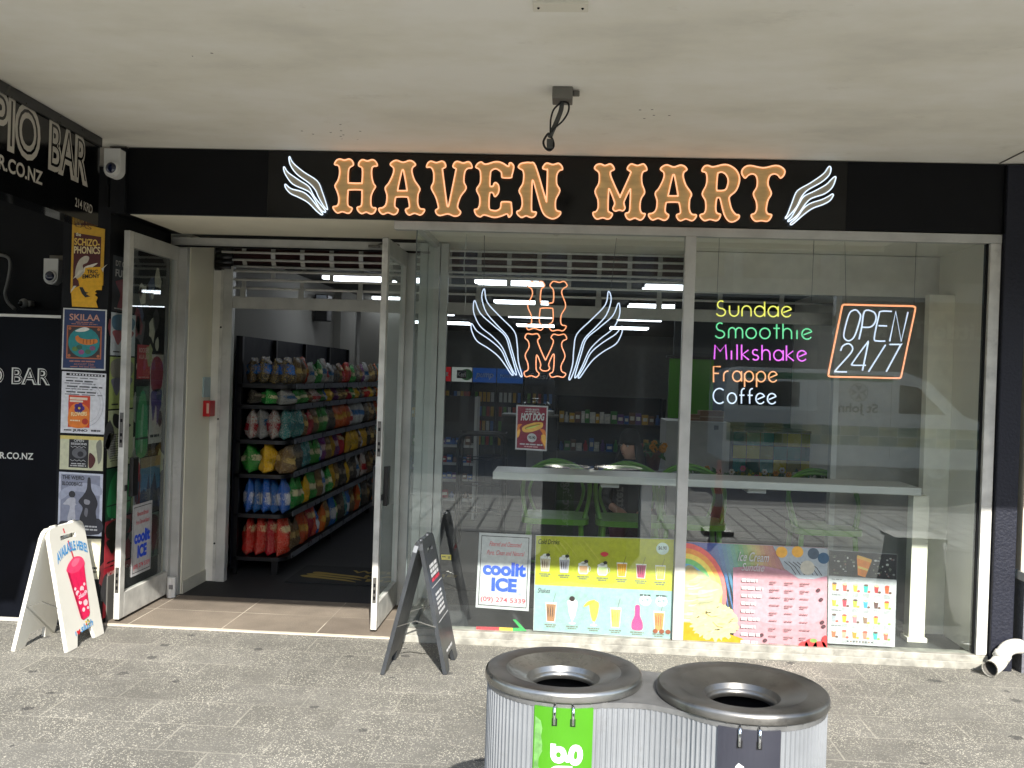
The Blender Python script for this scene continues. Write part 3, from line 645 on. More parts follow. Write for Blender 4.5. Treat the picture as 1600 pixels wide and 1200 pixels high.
# drinks list in single-stroke neon lettering
def arc(cx, cy, rx, ry, a0, a1, n=14): return [(cx + rx * math.cos(R(a0 + (a1 - a0) * i / n)), cy + ry * math.sin(R(a0 + (a1 - a0) * i / n))) for i in range(n + 1)]
SF = {
 'a': (1.05, [arc(.5, .5, .5, .5, 20, 340), [(1, 1), (1, 0)]]), 'o': (1.05, [arc(.5, .5, .5, .5, 0, 360, 20)]),
 'e': (1.0, [[(.18, .42), (.97, .72)] + arc(.5, .5, .5, .5, 25, 325)]), 'd': (1.05, [arc(.5, .5, .5, .5, 20, 340), [(1, 1.42), (1, 0)]]),
 'p': (1.05, [arc(.5, .5, .5, .5, -160, 160), [(0, .8), (0, -.5)]]), 'n': (.95, [[(0, 0), (0, .5)] + arc(.45, .55, .45, .45, 180, 0) + [(.9, 0)]]),
 'u': (.95, [[(0, 1), (0, .5)] + arc(.45, .45, .45, .45, 180, 360) + [(.9, 1)]]), 'm': (1.4, [[(0, 0), (0, .5)] + arc(.34, .62, .34, .38, 180, 0) + [(.68, 0)], arc(1.02, .62, .34, .38, 180, 0) + [(1.36, 0)]]),
 't': (.62, [[(.3, 1.4), (.3, 0)], [(0, 1), (.6, 1)]]), 'h': (.95, [[(0, 1.45), (0, 0)], arc(.42, .55, .42, .45, 180, 0) + [(.84, 0)]]),
 'i': (.3, [[(.12, .85), (.12, 0)]]), 'l': (.3, [[(.12, 1.45), (.12, 0)]]), 'k': (.85, [[(0, 1.45), (0, 0)], [(.72, .95), (.08, .5), (.78, 0)]]),
 's': (.72, [arc(.32, .74, .3, .26, 40, 270, 10) + arc(.32, .24, .32, .24, 90, -150, 10)]), 'f': (.62, [arc(.52, 1.1, .3, .34, 80, 180, 8) + [(.22, 0)], [(0, .8), (.55, .8)]]),
 'r': (.7, [[(0, 0), (0, .55)] + arc(.45, .55, .45, .43, 180, 80, 8)]), 'S': (1.05, [arc(.52, 1.08, .36, .36, 50, 270, 12) + arc(.48, .36, .46, .36, 90, -160, 12)]),
 'M': (1.4, [[(0, 0), (.08, 1.35), (.62, .75), (1.2, 1.4), (1.3, 0)]]), 'F': (.85, [[(0, -.1), (0, 1.4), (.8, 1.4)], [(0, .75), (.6, .75)]]),
 'C': (1.3, [arc(.7, .7, .7, .72, 50, 310, 18)])}
lst = thing('neon_sign', 'clear panel with five neon words Sundae, Smoothie, Milkshake, Frappe and Coffee in five colours', 'neon sign', P(1190, 630, YN))
for wd, x0_, x1_, yb0, yb1, mt in (('Sundae', 88, 645, 158, 166, N_YE), ('Smoothie', 80, 795, 320, 330, N_GR), ('Milkshake', 76, 755, 476, 491, N_MG), ('Frappe', 70, 540, 638, 645, N_FR), ('Coffee', 68, 532, 800, 806, N_W2)):
    u = 0; st = []
    for ch in wd:
        w_, ss = SF[ch]
        st += [[(u + x, y) for x, y in s_] for s_ in ss]; u += w_ + .30
    u -= .30; b = MB()
    for s_ in st:
        b.tube([P(1100 + (x0_ + (x1_ - x0_) * x / u) / 4.706, 460 + ((yb0 + (yb1 - yb0) * x / u) - y * 77) / 4.706, YN) for x, y in s_], .0044, mt, 6)
    b.build('neon_word', lst)
b = MB(); q = [P(x, y, YN + .012) for x, y in ((1112, 468), (1280, 470), (1276, 642), (1106, 638))]; b.quad(q[3], q[2], q[1], q[0], ACRY); b.build('acrylic_panel', lst)
b = MB()
for x0_, y0_, x1_, y1_ in ((1124, 371, 1120, 470), (1272, 372, 1268, 470), (1110, 560, 1109, 640)): b.tube([P(x0_, y0_, YN), P(x1_, y1_, YN)], .0014, WIRE, 5)
b.build('hanging_wire', lst)

op = thing('neon_sign', 'slanted orange neon frame around white neon OPEN 24/7', 'neon sign', P(1360, 590, YN))
def zp(l, closed=False, n=5, smooth=True):
    q = [P(1100 + x / 4.706, 460 + y / 4.706, YN) for x, y in l]
    return cat_rom(q, n, closed) if smooth else q
b = MB(); b.tube(zp(pts("1044,75 1200,79 1360,83 1520,86 1545,92 1553,112 1520,270 1486,430 1452,592 1444,610 1424,616 1260,612 1100,608 940,605 920,599 916,580 948,420 981,260 1014,98 1022,80"), True, 3), .0056, N_OR2, 6, closed=True); b.build('neon_frame', op)
for ls in (["1140,135 1150,170 1110,300 1070,340 1035,325 1030,280 1065,150 1095,118 1120,116c"], ["1140,330 1160,240 1180,125 1240,125 1265,160 1255,210 1222,240 1160,241"], ["1380,125 1300,125 1285,160 1252,320 1275,342 1332,343", "1285,230 1345,232"], ["1365,345 1410,125s 1450,345 1500,130"],
           ["1005,415 1020,380 1060,362 1090,385 1080,430 970,555 975,568 1050,570"], ["1165,560 1205,365 1195,362 1095,500 1095,520 1190,521"], ["1210,568 1335,370"], ["1365,368 1445,369 1442,380 1340,568"]):
    b = MB()
    for l in ls:
        cl = l.endswith('c'); l = l.rstrip('c'); sm = 's' not in l; l = l.replace('s', '')
        b.tube(zp(pts(l), cl, 4, sm), .0046, N_W2, 6, closed=cl)
    b.build('neon_letter', op)
b = MB(); q = [P(1100 + x / 4.706, 460 + y / 4.706, YN + .014) for x, y in ((1000, 55), (1575, 65), (1460, 640), (885, 630))]; b.quad(q[3], q[2], q[1], q[0], ACRY); b.build('acrylic_panel', op)
b = MB()
for x0_, y0_, x1_, y1_ in ((1320, 373, 1322, 478), (1432, 374, 1428, 480)): b.tube([P(x0_, y0_, YN), P(x1_, y1_, YN)], .0014, WIRE, 5)
b.build('hanging_wire', op)

# ---------------------------------------------------------------- printed posters in the window
WHT, BLU, RED, BLK, NVY = K('#b8b8b8'), K('#1c4fd6'), K('#c8283a'), K('#161616'), K('#1d2a4c')
YP = .037
def poster(name, label, quad, Y=YP, base=WHT, cat='poster', t=.0025):
    c = facing_y(quad[0][0], quad[0][1], Y, t=t); q = pxrect(c, quad); c.board(q[::-1] if (q[1][0] - q[0][0]) * (q[2][1] - q[0][1]) - (q[1][1] - q[0][1]) * (q[2][0] - q[0][0]) < 0 else q, base)
    c.q = q; c.nm = name; c.lb = label; c.ct = cat
    def bi(u, v):       # u right, v DOWN in 0..1 of the quad
        a, b_, c_, d = (V(x) for x in q); r = (a * (1 - u) + b_ * u) * (1 - v) + (d * (1 - u) + c_ * u) * v; return (r.x, r.y)
    c.bi = bi; return c
def done(c): return tag(c.build(c.nm), c.lb, c.ct)
def brect(c, u0, v0, u1, v1, m, k=None): c.poly([c.bi(u0, v1), c.bi(u1, v1), c.bi(u1, v0), c.bi(u0, v0)], m, k)
def bpoly(c, l, m, k=None):
    l = [c.bi(u, v) for u, v in l]; c.poly(l, m, k)
def btext(c, s, u0, v, u1, h, m, dv=0, **kw):
    a, e = c.bi(u0, v), c.bi(u1, v + dv); hh = (V(c.bi(u0, v)) - V(c.bi(u0, v - h))).length
    c.text(s, a[0], a[1], e[0], hh, m, v1=e[1], **kw)
def bsm(c, l, m, k=None, n=4): c.poly([(q.x, q.y) for q in cat_rom([V((*c.bi(u, v), 0)) for u, v in l], n)], m, k)
def bell(c, u, v, ru, rv, m, k=None, n=24): c.poly([c.bi(u + ru * math.cos(2 * math.pi * i / n), v + rv * math.sin(2 * math.pi * i / n)) for i in range(n)], m, k)
def bdash(c, u0, v, u1, h, m, k=None, rnd=random):
    u = u0
    while u < u1 - .004:
        L = min(u1 - u, (u1 - u0) * (.15 + .3 * rnd.random())); brect(c, u, v, u + L * .85, v + h, m, k); u += L

def ice_poster(c):
    brect(c, .045, .035, .955, .045, BLK, 1); brect(c, .045, .955, .955, .965, BLK, 1); brect(c, .045, .035, .057, .965, BLK, 1); brect(c, .943, .035, .955, .965, BLK, 1)
    btext(c, 'Filtered and Ozonated', .20, .17, .82, .062, RED, k=2, shear=.45, bold=.004)
    btext(c, 'Pure, Clean and Natural', .16, .285, .88, .062, RED, k=2, shear=.45, bold=.004)
    btext(c, 'coolit', .10, .545, .92, .165, BLU, k=2, bold=.05)
    btext(c, 'ICE', .28, .755, .76, .16, BLU, k=2, bold=.055)
    for i in range(3):
        a = R(60 * i); bpoly(c, [(.82 + .05 * math.cos(a) - .006 * math.sin(a), .785 + .035 * math.sin(a) + .004 * math.cos(a)), (.82 - .05 * math.cos(a) - .006 * math.sin(a), .785 - .035 * math.sin(a) + .004 * math.cos(a)), (.82 - .05 * math.cos(a) + .006 * math.sin(a), .785 - .035 * math.sin(a) - .004 * math.cos(a)), (.82 + .05 * math.cos(a) + .006 * math.sin(a), .785 + .035 * math.sin(a) - .004 * math.cos(a))], K('#9aa0b8'), 2 + i)
    btext(c, '(09) 274 5339', .09, .905, .93, .06, K('#d2364c'), k=2, bold=.012)
c = poster('poster', 'white coolit ICE poster on the main display window', [(749, 832), (831, 836), (826, 955), (743, 949)]); ice_poster(c); done(c)
# the same poster on the open door leaf
a_, b_, d_ = PX(207, 790, -2.80), PX(237, 783, -2.80), PX(202, 903, -2.80)
c = Canvas((-2.796, a_.y, a_.z), (0, 1, 0), (1, 0, 0), t=.002); W_, H_ = (b_.y - a_.y), (a_.z - d_.z)
c.q = [(0, 0), (W_, 0), (W_, -H_), (0, -H_)]; c.board([(0, -H_), (W_, -H_), (W_, 0), (0, 0)], WHT)
c.bi = lambda u, v: (u * W_, -v * H_); ice_poster(c); c.nm, c.lb, c.ct = 'poster', 'white coolit ICE poster on the open left door leaf', 'poster'; done(c)

# hot dog poster
c = poster('poster', 'dark red HOT DOG poster with a bun picture on the window', [(807, 632.5), (856.5, 634.5), (854, 705), (805, 702)])
MAR = K('#7c1230'); brect(c, .045, .03, .955, .965, MAR, 1)
bsm(c, [(.05, .46), (.2, .43), (.12, .5), (.15, .58), (.10, .66), (.05, .74)], K('#d8762e'), 2); bsm(c, [(.05, .6), (.13, .55), (.12, .68), (.05, .73)], K('#f0b04c'), 3)
bsm(c, [(.76, .52), (.95, .57), (.95, .95), (.88, .85), (.80, .75), (.86, .63)], K('#d8762e'), 2); bsm(c, [(.82, .65), (.95, .66), (.95, .9), (.84, .76)], K('#f0b04c'), 3)
btext(c, "HAVEN MART'S", .30, .115, .72, .045, WHT, k=4, bold=.02); bdash(c, .28, .135, .74, .018, WHT, 4)
btext(c, 'HOT DOG', .15, .335, .90, .15, WHT, dv=-.02, k=5, bold=.045, shear=.2)
bsm(c, [(.2, .52), (.3, .45), (.6, .375), (.82, .37), (.86, .42), (.8, .5), (.5, .59), (.26, .6)], K('#e3ae52'), 5, 5); bsm(c, [(.3, .5), (.5, .44), (.76, .4), (.74, .43), (.5, .5), (.32, .54)], K('#9a7a2c'), 6); bsm(c, [(.32, .52), (.52, .47), (.75, .425), (.5, .51)], K('#c6d06a'), 7)
bell(c, .52, .72, .15, .10, WHT, 5); btext(c, '$5.90', .41, .745, .63, .06, BLK, k=6, bold=.03)
bdash(c, .14, .855, .88, .03, WHT, 5); bdash(c, .28, .91, .74, .02, K('#d9a6a6'), 5); done(c)

# cold drinks and shakes menu
c = poster('menu_board', 'yellow and pale blue menu of Cold Drinks and Shakes at the foot of the window', [(837, 836), (1054, 842), (1051, 999), (833, 985)], cat='menu')
brect(c, 0.004, .006, .996, .52, K('#b4b52c'), 1); brect(c, .004, .52, .996, .995, K('#90b2ad'), 1)
for i in range(6): bsm(c, [(.09 + .05 * i, .03), (.14 + .05 * i, .07 + .01 * i), (.2 + .06 * i, .2 + .02 * i), (.15 + .05 * i, .12)], K('#c5c04a'), 2)
bsm(c, [(.1, .9), (.25, .6), (.36, .58), (.42, .75), (.3, .95), (.15, .97)], K('#8dabA6'), 2); bsm(c, [(.6, .6), (.8, .56), (.95, .7), (.9, .95), (.65, .9)], K('#93aeaa'), 2)
btext(c, 'Cold Drinks', .02, .09, .175, .05, BLK, k=3, bold=.012, shear=.3); btext(c, 'Shakes', .025, .60, .115, .05, BLK, k=3, bold=.012, shear=.3)
def cup(c, u, v, w, h, body, top, kind, k=4):
    """drinks glass drawn in the poster: u centre, v bottom"""
    if kind == 'mug':
        bsm(c, [(u - w * .9, v - h * .55), (u + w * .9, v - h * .55), (u + w * .85, v - h * .05), (u, v), (u - w * .85, v - h * .05)], K('#e9e6d8'), k, 3)
        c.line([c.bi(u + w * (.85 + .5 * math.sin(t)), v - h * (.32 - .18 * math.cos(t))) for t in [i * math.pi / 8 for i in range(9)]], .004, K('#e9e6d8'), k)
        brect(c, u - w * .75, v - h * .5, u + w * .75, v - h * .07, body, k + 1)
    elif kind == 'bottle': bsm(c, [(u - w * .35, v - h), (u + w * .35, v - h), (u + w * .4, v - h * .6), (u + w * .85, v - h * .3), (u + w * .75, v), (u - w * .75, v), (u - w * .85, v - h * .3), (u - w * .4, v - h * .6)], body, k, 3)
    elif kind == 'tulip':
        bsm(c, [(u - w * .8, v - h), (u + w * .8, v - h), (u + w * .6, v - h * .45), (u + w * .12, v - h * .16), (u - w * .12, v - h * .16), (u - w * .6, v - h * .45)], body, k, 3); bell(c, u, v - h * .03, w * .6, h * .05, K('#dfe9e6'), k); brect(c, u - w * .07, v - h * .2, u + w * .07, v, K('#cfdcd8'), k + 1)
    else:
        bpoly(c, [(u - w * .75, v), (u + w * .75, v), (u + w, v - h * .85), (u - w, v - h * .85)], K('#efeee6'), k); bpoly(c, [(u - w * .66, v - h * .03), (u + w * .66, v - h * .03), (u + w * .9, v - h * .78), (u - w * .9, v - h * .78)], body, k + 1)
        for j in range(3): bsm(c, [(u - w * .6 + j * w * .45, v - h * .7), (u - w * .4 + j * w * .4, v - h * .5), (u - w * .5 + j * w * .4, v - h * .2), (u - w * .62 + j * w * .42, v - h * .4)], top, k + 2, 3)
    if kind in ('mug', 'cream', 'tulip2'):
        for dx, dy, r_ in ((-.5, .88, .45), (.4, .9, .45), (0, 1.0, .5)): bell(c, u + dx * w, v - h * dy * (.68 if kind == 'mug' else 1), r_ * w * 1.1, h * .09, K('#f3efe4'), k + 3, 12)
        bell(c, u + w * .5, v - h * (.78 if kind == 'mug' else 1.02), w * .4, h * .1, K('#332a26'), k + 4, 14)
    if kind in ('straw', 'cream'): c.line([c.bi(u + w * .3, v - h * .8), c.bi(u + w * .75, v - h * 1.25)], .0022, K('#3f3a36'), k + 4)
    bdash(c, u - w * 1.1, v + .022, u + w * 1.1, .012, K('#6d7060'), k); bdash(c, u - w * .8, v + .042, u + w * .8, .012, K('#6d7060'), k)
dr = [('cream', '#cdbfa4', '#7a5f44'), ('cream', '#b9b4ba', '#4b3f44'), ('mug', '#dbaa7e', '#8a4a2c'), ('mug', '#d3e2a2', '#c23b4a'), ('straw', '#e9a02c', '#f3c84a'), ('straw', '#a6385c', '#6b1f3c'), ('straw', '#d8cf54', '#efe68a')]
for i, (kd, b1, t1) in enumerate(dr): cup(c, .075 + i * .138, .375 + i * .006, .038, .17, K(b1), K(t1), kd)
bsm(c, [(.47, .17), (.50, .15), (.53, .17), (.50, .2)], K('#b03038'), 12)
dr = [('straw', '#9c6b42', '#4a2f20'), ('tulip', '#d9e3cf', '#2c2622'), ('tulip', '#e8c33c', '#c98e2a'), ('straw', '#e6d65c', '#d98c2a'), ('bottle', '#d8347c', '#a01f58'), ('straw', '#e0863a', '#b9571f')]
for i, (kd, b1, t1) in enumerate(dr): cup(c, .125 + i * .155, .90 + i * .006, .040 if kd != 'bottle' else .045, .24, K(b1), K(t1), kd)
bsm(c, [(.36, .72), (.39, .665), (.44, .645), (.42, .68)], K('#e3c53c'), 12); bell(c, .27, .68, .03, .02, K('#f1efe8'), 12); bell(c, .275, .645, .02, .028, K('#2a2422'), 13)
for u in (.875, .92, .965): bell(c, u, .925, .018, .022, K('#7a4a34'), 12)
for u, tx in ((.80, '$5.90'), (.915, '$6.90')): bell(c, u, .625, .042, .055, K('#d8f1f4'), 5); btext(c, tx, u - .03, .635, u + .03, .03, BLK, k=6, bold=.01); bdash(c, u - .04, .565, u + .04, .015, BLK, 6)
bell(c, .915, .10, .045, .06, K('#cfe0d6'), 5); btext(c, '$6.90', .885, .11, .945, .035, BLK, k=6, bold=.01); done(c)

# ice cream sundae menu
c = poster('menu_board', 'rainbow and pink Ice Cream Sundae menu with a big pale scoop in the window', [(1069, 846), (1293, 856), (1291, 1016), (1065, 1002)], cat='menu', base=K('#a68085'))
brect(c, .004, .004, .62, .99, K('#4d529a'), 1)
stops = [(0, (74, 79, 168)), (.14, (63, 120, 184)), (.28, (79, 160, 160)), (.40, (95, 174, 106)), (.52, (168, 184, 90)), (.64, (217, 180, 92)), (.76, (205, 128, 88)), (.88, (190, 92, 88)), (1, (190, 120, 130))]
for i in range(36):
    f = i / 35; j = max(k_ for k_ in range(8) if stops[k_][0] <= f); f0, c0 = stops[j]; f1, c1 = stops[j + 1]; q_ = (f - f0) / (f1 - f0); hx = '#%02x%02x%02x' % tuple(int((c0[k_] * (1 - q_) + c1[k_] * q_) * .86) for k_ in range(3))
    bpoly(c, [(.16 + .0148 * i, .004), (.18 + .0148 * i, .004), (.37 + .0145 * i, .99), (.30 + .0145 * i, .99)], K(hx), 2 + i % 2)
for k_, (o_, hx) in enumerate(((0, '#a87f8a'), (.025, '#a87e86'), (.05, '#a98085'))): bpoly(c, [(.345 + o_, .235 + o_), (.55, .20 + o_), (.75, .25 + o_), (.998, .28 + o_), (.998, .995), (.36 + o_ * .5, .995)], K(hx), 12 + k_)
bsm(c, [(.5, .42), (.8, .40), (.97, .42), (.96, .7), (.7, .78), (.48, .7)], K('#ae888e'), 15)
bpoly(c, [(.62, .004), (.997, .004), (.997, .27), (.90, .31), (.80, .31), (.70, .22)], K('#9aa4a8'), 16)
for u, v, h in ((.68, .06, '#d9a54a'), (.79, .05, '#d9a54a'), (.9, .06, '#4c5a66'), (.97, .10, '#3c5a72')): bell(c, u, v, .040, .055, K(h), 17)
for i in range(7): c.line([c.bi(.70 + .03 * i, .15), c.bi(.745 + .03 * i, .20), c.bi(.78 + .03 * i, .27)], .004, K('#3f3a38'), 18)
bell(c, .86, .2, .05, .07, K('#b5b3a4'), 19)
for i, h in enumerate(['#d9706a', '#e09a5a', '#e6d06a', '#7ec07a', '#6aa6d0', '#5a6ab8', '#dfe7dc']):
    r_ = .30 - .03 * i; c.poly([c.bi(0.004, .55)] + [c.bi(.004 + r_ * math.sin(t), .52 - r_ * 1.7 * math.cos(t)) for t in [j * math.pi / 2 / 12 * 1.5 for j in range(13)]] + [c.bi(.004, .85)], K(h), 16 + i)
CRM = K('#9d9f7f')
bsm(c, [(.004, .30), (.05, .23), (.09, .27), (.14, .30), (.19, .36), (.25, .40), (.275, .48), (.255, .56), (.24, .68), (.18, .80), (.1, .80), (.004, .80)], CRM, 24, 4)
r9 = random.Random(31)
for i in range(42):
    v0 = .30 + .012 * i; u0 = r9.uniform(.0, .12); u1 = u0 + r9.uniform(.06, .14); h_ = r9.uniform(.008, .022); u1 = min(u1, .255)
    bsm(c, [(max(.006, u0), v0 + .015), ((u0 + u1) / 2, v0 + .03 - .02), (u1, v0 - .005), ((u0 + u1) / 2, v0 + .03 - .02 + h_), (max(.006, u0), v0 + .015 + h_)], K(r9.choice(['#8b8f6c', '#aaa98b', '#b5b598', '#96956f', '#a3a587'])), 25 + i % 3, 3)
bsm(c, [(.01, .30), (.05, .25), (.10, .31), (.07, .36), (.02, .38)], K('#a8986c'), 28)
bpoly(c, [(.004, .80), (.10, .80), (.42, .93), (.42, .995), (.004, .995)], K('#a08417'), 28)
SC = K('#b3ac80'); pp_ = []
for i in range(90):
    t = 2 * math.pi * i / 90; ru, rv = .165, .19; u_, v_ = .22 + ru * math.cos(t), .78 + rv * math.sin(t) * (1 if math.sin(t) < 0 else .92); k_ = r9.uniform(-.012, .012) * (1.6 if math.sin(t) > .2 else .6)
    pp_.append(c.bi(u_ + k_ * math.cos(t), v_ + k_ * 1.3 * math.sin(t)))
c.poly(pp_[::-1], SC, 30)
for i in range(70):
    t, q_ = r9.uniform(0, 6.28), r9.uniform(.1, .93) ** .6; u_, v_ = .22 + .15 * q_ * math.cos(t), .78 + .17 * q_ * math.sin(t); a_ = r9.uniform(-.5, .5) + .4; l_ = r9.uniform(.008, .03)
    bsm(c, [(u_ - l_, v_ + l_ * a_), (u_, v_ - .006), (u_ + l_, v_ - l_ * a_), (u_, v_ + r9.uniform(.004, .012))], K(r9.choice(['#b6af85', '#aea778', '#b9b28a', '#b0a97c', '#b6af84', '#a39a6a' if i % 5 == 0 else '#b6af84'])), 31 + i % 3, 3)
for l in ([(.16, .70), (.2, .73), (.24, .72)], [(.21, .78), (.24, .82), (.28, .83)]): c.line([c.bi(*p) for p in l], .003, K('#867a40'), 34)
btext(c, 'Ice Cream', .375, .16, .59, .09, WHT, k=36, dv=.0, bold=.008, shear=.35); btext(c, 'Sundae', .40, .255, .56, .075, WHT, k=36, bold=.006, shear=.35)
rr = random.Random(3)
for i in range(9):
    v = .335 + .076 * i
    bdash(c, .405, v, .40 + .10 + .06 * rr.random(), .03, WHT, 34, rr)
    for u in (.60, .705, .81): bdash(c, u, v + .012, u + .045 + .03 * rr.random(), .012, K('#8a6a6c'), 34, rr); (rr.random() > .4) and bdash(c, u, v + .03, u + .03, .012, K('#8a6a6c'), 34, rr)
for u, v in ((.935, .41), (.955, .5), (.965, .72), (.55, .88), (.575, .93), (.975, .76)): bell(c, u, v, .014, .018, K('#4c3438'), 34, 10)
for u, v, r_ in ((.84, .97, .035), (.89, .94, .04), (.95, .96, .045), (.985, .9, .02)): bsm(c, [(u - r_, min(.995, v + .03)), (u - r_ * .7, v - .04), (u + r_ * .5, v - .05), (min(.997, u + r_), v), (min(.997, u + r_ * .8), .995)], K('#cc3a3a'), 35)
bell(c, .905, .905, .025, .02, K('#6f8a4a'), 36); done(c)

# drinks picture menu
c = poster('menu_board', 'white sheet of small drink pictures under a black header with a tilted orange cup', [(1295, 859), (1402, 866), (1398, 1011), (1293, 1005)], cat='menu')
brect(c, 0.003, .003, .997, .275, K('#1b1b1f'), 1)
bpoly(c, [(.43, .25), (.54, .27), (.63, .09), (.41, .05)], K('#e8862a'), 2); bpoly(c, [(.41, .07), (.62, .11), (.63, .075), (.42, .035)], K('#e9b04a'), 3); bpoly(c, [(.43, .15), (.58, .18), (.575, .2), (.43, .175)], K('#f0d070'), 3)
rr = random.Random(5)
for i in range(46):
    u = rr.choice([rr.uniform(.03, .38), rr.uniform(.66, .97)]); v = rr.uniform(.05, .25); bell(c, u, v, rr.uniform(.008, .025), rr.uniform(.006, .014), K(rr.choice(['#8d8d8d', '#6a6f60', '#4e5a44', '#b9b9b4', '#7c5a54'])), 2, 9)
pal = [['#e8962c', '#d94a3c', '#c8c830', '#28a898', '#b04848', '#e8603c'], ['#e0a030', '#d83a4a', '#a8c040', '#3a9ad8', '#5a3a34', '#e8a83c'], ['#9aa0a4', '#e8b020', '#d07a80', '#8a6a54', '#c8b840', '#d8c8b0'], ['#b86a44', '#b09a80', '#e08a2c', '#e8806a', '#3ab0a0', '#d8604a']]
for j in range(4):
    bdash(c, .05, .305 + j * .165, .2, .01, K('#777777'), 2, rr)
    for i in range(6):
        u = .09 + .155 * i; v = .43 + j * .167; q = K(pal[j][i])
        bpoly(c, [(u - .025, v), (u + .02, v), (u + .032, v - .075), (u - .037, v - .075)], q, 3); bell(c, u, v - .075, .034, .012, K(rr.choice(['#e9e0d0', '#5a4034', '#d8503c', '#f0d890'])), 4, 10); bell(c, u + .045, v - .008, .022, .012, K(rr.choice(['#d8503c', '#e8a83c', '#6a4a3c', '#8ab04a'])), 4, 9)
        for k2 in range(3): bdash(c, u - .04, v + .018 + k2 * .014, u + .05, .006, K('#9a9a9a'), 3, rr)
for i in range(9): bell(c, .30 + .045 * i, .965, .012, .009, K(['#333333', '#8a6a4a'][i % 2]), 3, 8)
done(c)
# window stickers
c = poster('sticker', 'small yellow sticker low on the glass behind the dark folding board', [(689, 866.5), (705, 867), (705, 875), (690, 874.5)], base=K('#d8c23a'), cat='sticker'); bdash(c, .1, .3, .5, .2, BLK, 2); brect(c, .65, .25, .9, .8, K('#9a8a2a'), 2); done(c)
c = poster('sticker', 'red, yellow and green zigzag sticker at the bottom left of the window', [(744, 979), (789, 980), (812, 968), (823, 985)], base=K('#3f4245'), cat='sticker')
c.b = MB(); q = [c.uv(*p) for p in ((744, 979), (780, 980), (780, 985), (744, 984))]; c.board(q[::-1], K('#c8323c')); q = [c.uv(*p) for p in ((780, 980), (801, 981), (801, 986), (780, 985))]; c.board(q[::-1], K('#d8b23a')); q = [c.uv(*p) for p in ((801, 968), (806, 968), (823, 986), (801, 986), (801, 981), (812, 981))]; c.board(q[::-1], K('#2c9a4c'))
done(c)
# ---------------------------------------------------------------- gig posters on the pillar
px0, px1 = PIL; YPL = -.0235
def pil(label, quad, base, dy=0): return poster('gig_poster', label, quad, YPL - dy, base, t=.0018)
c = pil('yellow edged dark red gig poster with a white guitarist at the top of the pillar', [(113, 346), (164, 358), (161, 446), (110, 458)], K('#c79a2c'))
brect(c, .07, .15, .90, .97, K('#4a1518'), 1); btext(c, 'the', .12, .19, .28, .05, K('#e0d8b8'), k=2, bold=.02); btext(c, 'SCHiZO-', .08, .32, .86, .095, K('#d9b85a'), k=2, bold=.03); btext(c, 'PHONiCS', .08, .44, .88, .095, K('#d9c89a'), k=2, bold=.03)
btext(c, 'LAS', .1, .06, .6, .06, K('#7a5a1c'), k=2, bold=.02)
bsm(c, [(.15, .66), (.25, .54), (.42, .48), (.55, .5), (.5, .58), (.36, .62), (.42, .72), (.46, .84), (.36, .92), (.26, .84), (.14, .78)], K('#b9b3a4'), 2); bsm(c, [(.40, .66), (.6, .62), (.82, .60), (.62, .68), (.55, .76), (.44, .76)], K('#d8d3c4'), 3); done(c)
c = facing_y(130, 450, YPL - .003, t=.0018)
torn = [(80 + x / 7.5, 340 + y / 7.5) for x, y in pts("400,590 450,582 580,578 602,690 592,850 530,848 512,870 535,885 508,905 545,935 525,985 548,1055 245,1042 235,880 260,830 330,800 320,740 300,720 350,690 390,640")]
q = pxrect(c, torn); c.board(q[::-1], K('#dfa81e')); c.tpx('TRIC', (136, 427), (153, 427), 5.5, BLK, k=2, bold=.03); c.tpx('EMONY', (129, 435), (156, 434), 6, BLK, k=2, bold=.03)
c.poly(pxrect(c, [(80 + x / 7.5, 340 + y / 7.5) for x, y in pts("330,815 370,815 400,870 440,880 410,895 460,925 400,935 360,890")])[::-1], BLK, 2)
for l in ("230,880 270,830 300,800 265,800 235,850", "255,720 330,620 390,610 350,650 300,690", "590,600 640,560 660,548 620,590 610,640"): c.poly(pxrect(c, [(80 + x / 7.5, 340 + y / 7.5) for x, y in pts(l)])[::-1], K('#cfcabb'), 3)
c.nm, c.lb, c.ct = 'gig_poster', 'torn bright yellow poster with a black bird above the blue poster on the pillar', 'poster'; done(c)
c = pil('navy SKILAA poster with a round teal tiger picture on the pillar', [(99, 481), (167, 484), (164.5, 579), (96, 577)], K('#c9c9c4'))
brect(c, .03, .02, .97, .975, K('#1f3158'), 1); btext(c, 'SKILAA', .15, .19, .85, .10, K('#b98a78'), k=2, bold=.02); bdash(c, .3, .215, .7, .015, K('#a8705c'), 2); bdash(c, .2, .245, .8, .012, K('#a8705c'), 2)
brect(c, .10, .28, .90, .82, K('#a8623c'), 2); brect(c, .13, .30, .87, .80, K('#3c2a28'), 3); bell(c, .5, .55, .36, .245, K('#1f7d80'), 4); bsm(c, [(.3, .36), (.5, .3), (.62, .33), (.52, .37), (.36, .38)], K('#d8d8d0'), 5)
bsm(c, [(.3, .47), (.36, .44), (.42, .48), (.6, .50), (.78, .49), (.8, .55), (.6, .59), (.42, .57), (.33, .53)], K('#c8762c'), 5)
for u in (.48, .56, .64, .72): brect(c, u, .50, u + .015, .57, K('#5a3018'), 6)
for u, v, h in ((.3, .66, '#5a7a3c'), (.45, .71, '#8a4a7c'), (.6, .7, '#3c6a4a'), (.7, .64, '#7a4a6a'), (.4, .63, '#2c5a4a')): bell(c, u, v, .07, .04, K(h), 6, 9)
for u in (.17, .83):
    for v in (.33, .77): bell(c, u, v, .035, .025, K('#a8623c'), 4, 8)
bdash(c, .18, .85, .8, .02, K('#a8705c'), 2); btext(c, 'AUGUST 25th', .28, .925, .74, .035, K('#a8705c'), k=2); bdash(c, .2, .945, .8, .01, K('#a8705c'), 2); done(c)
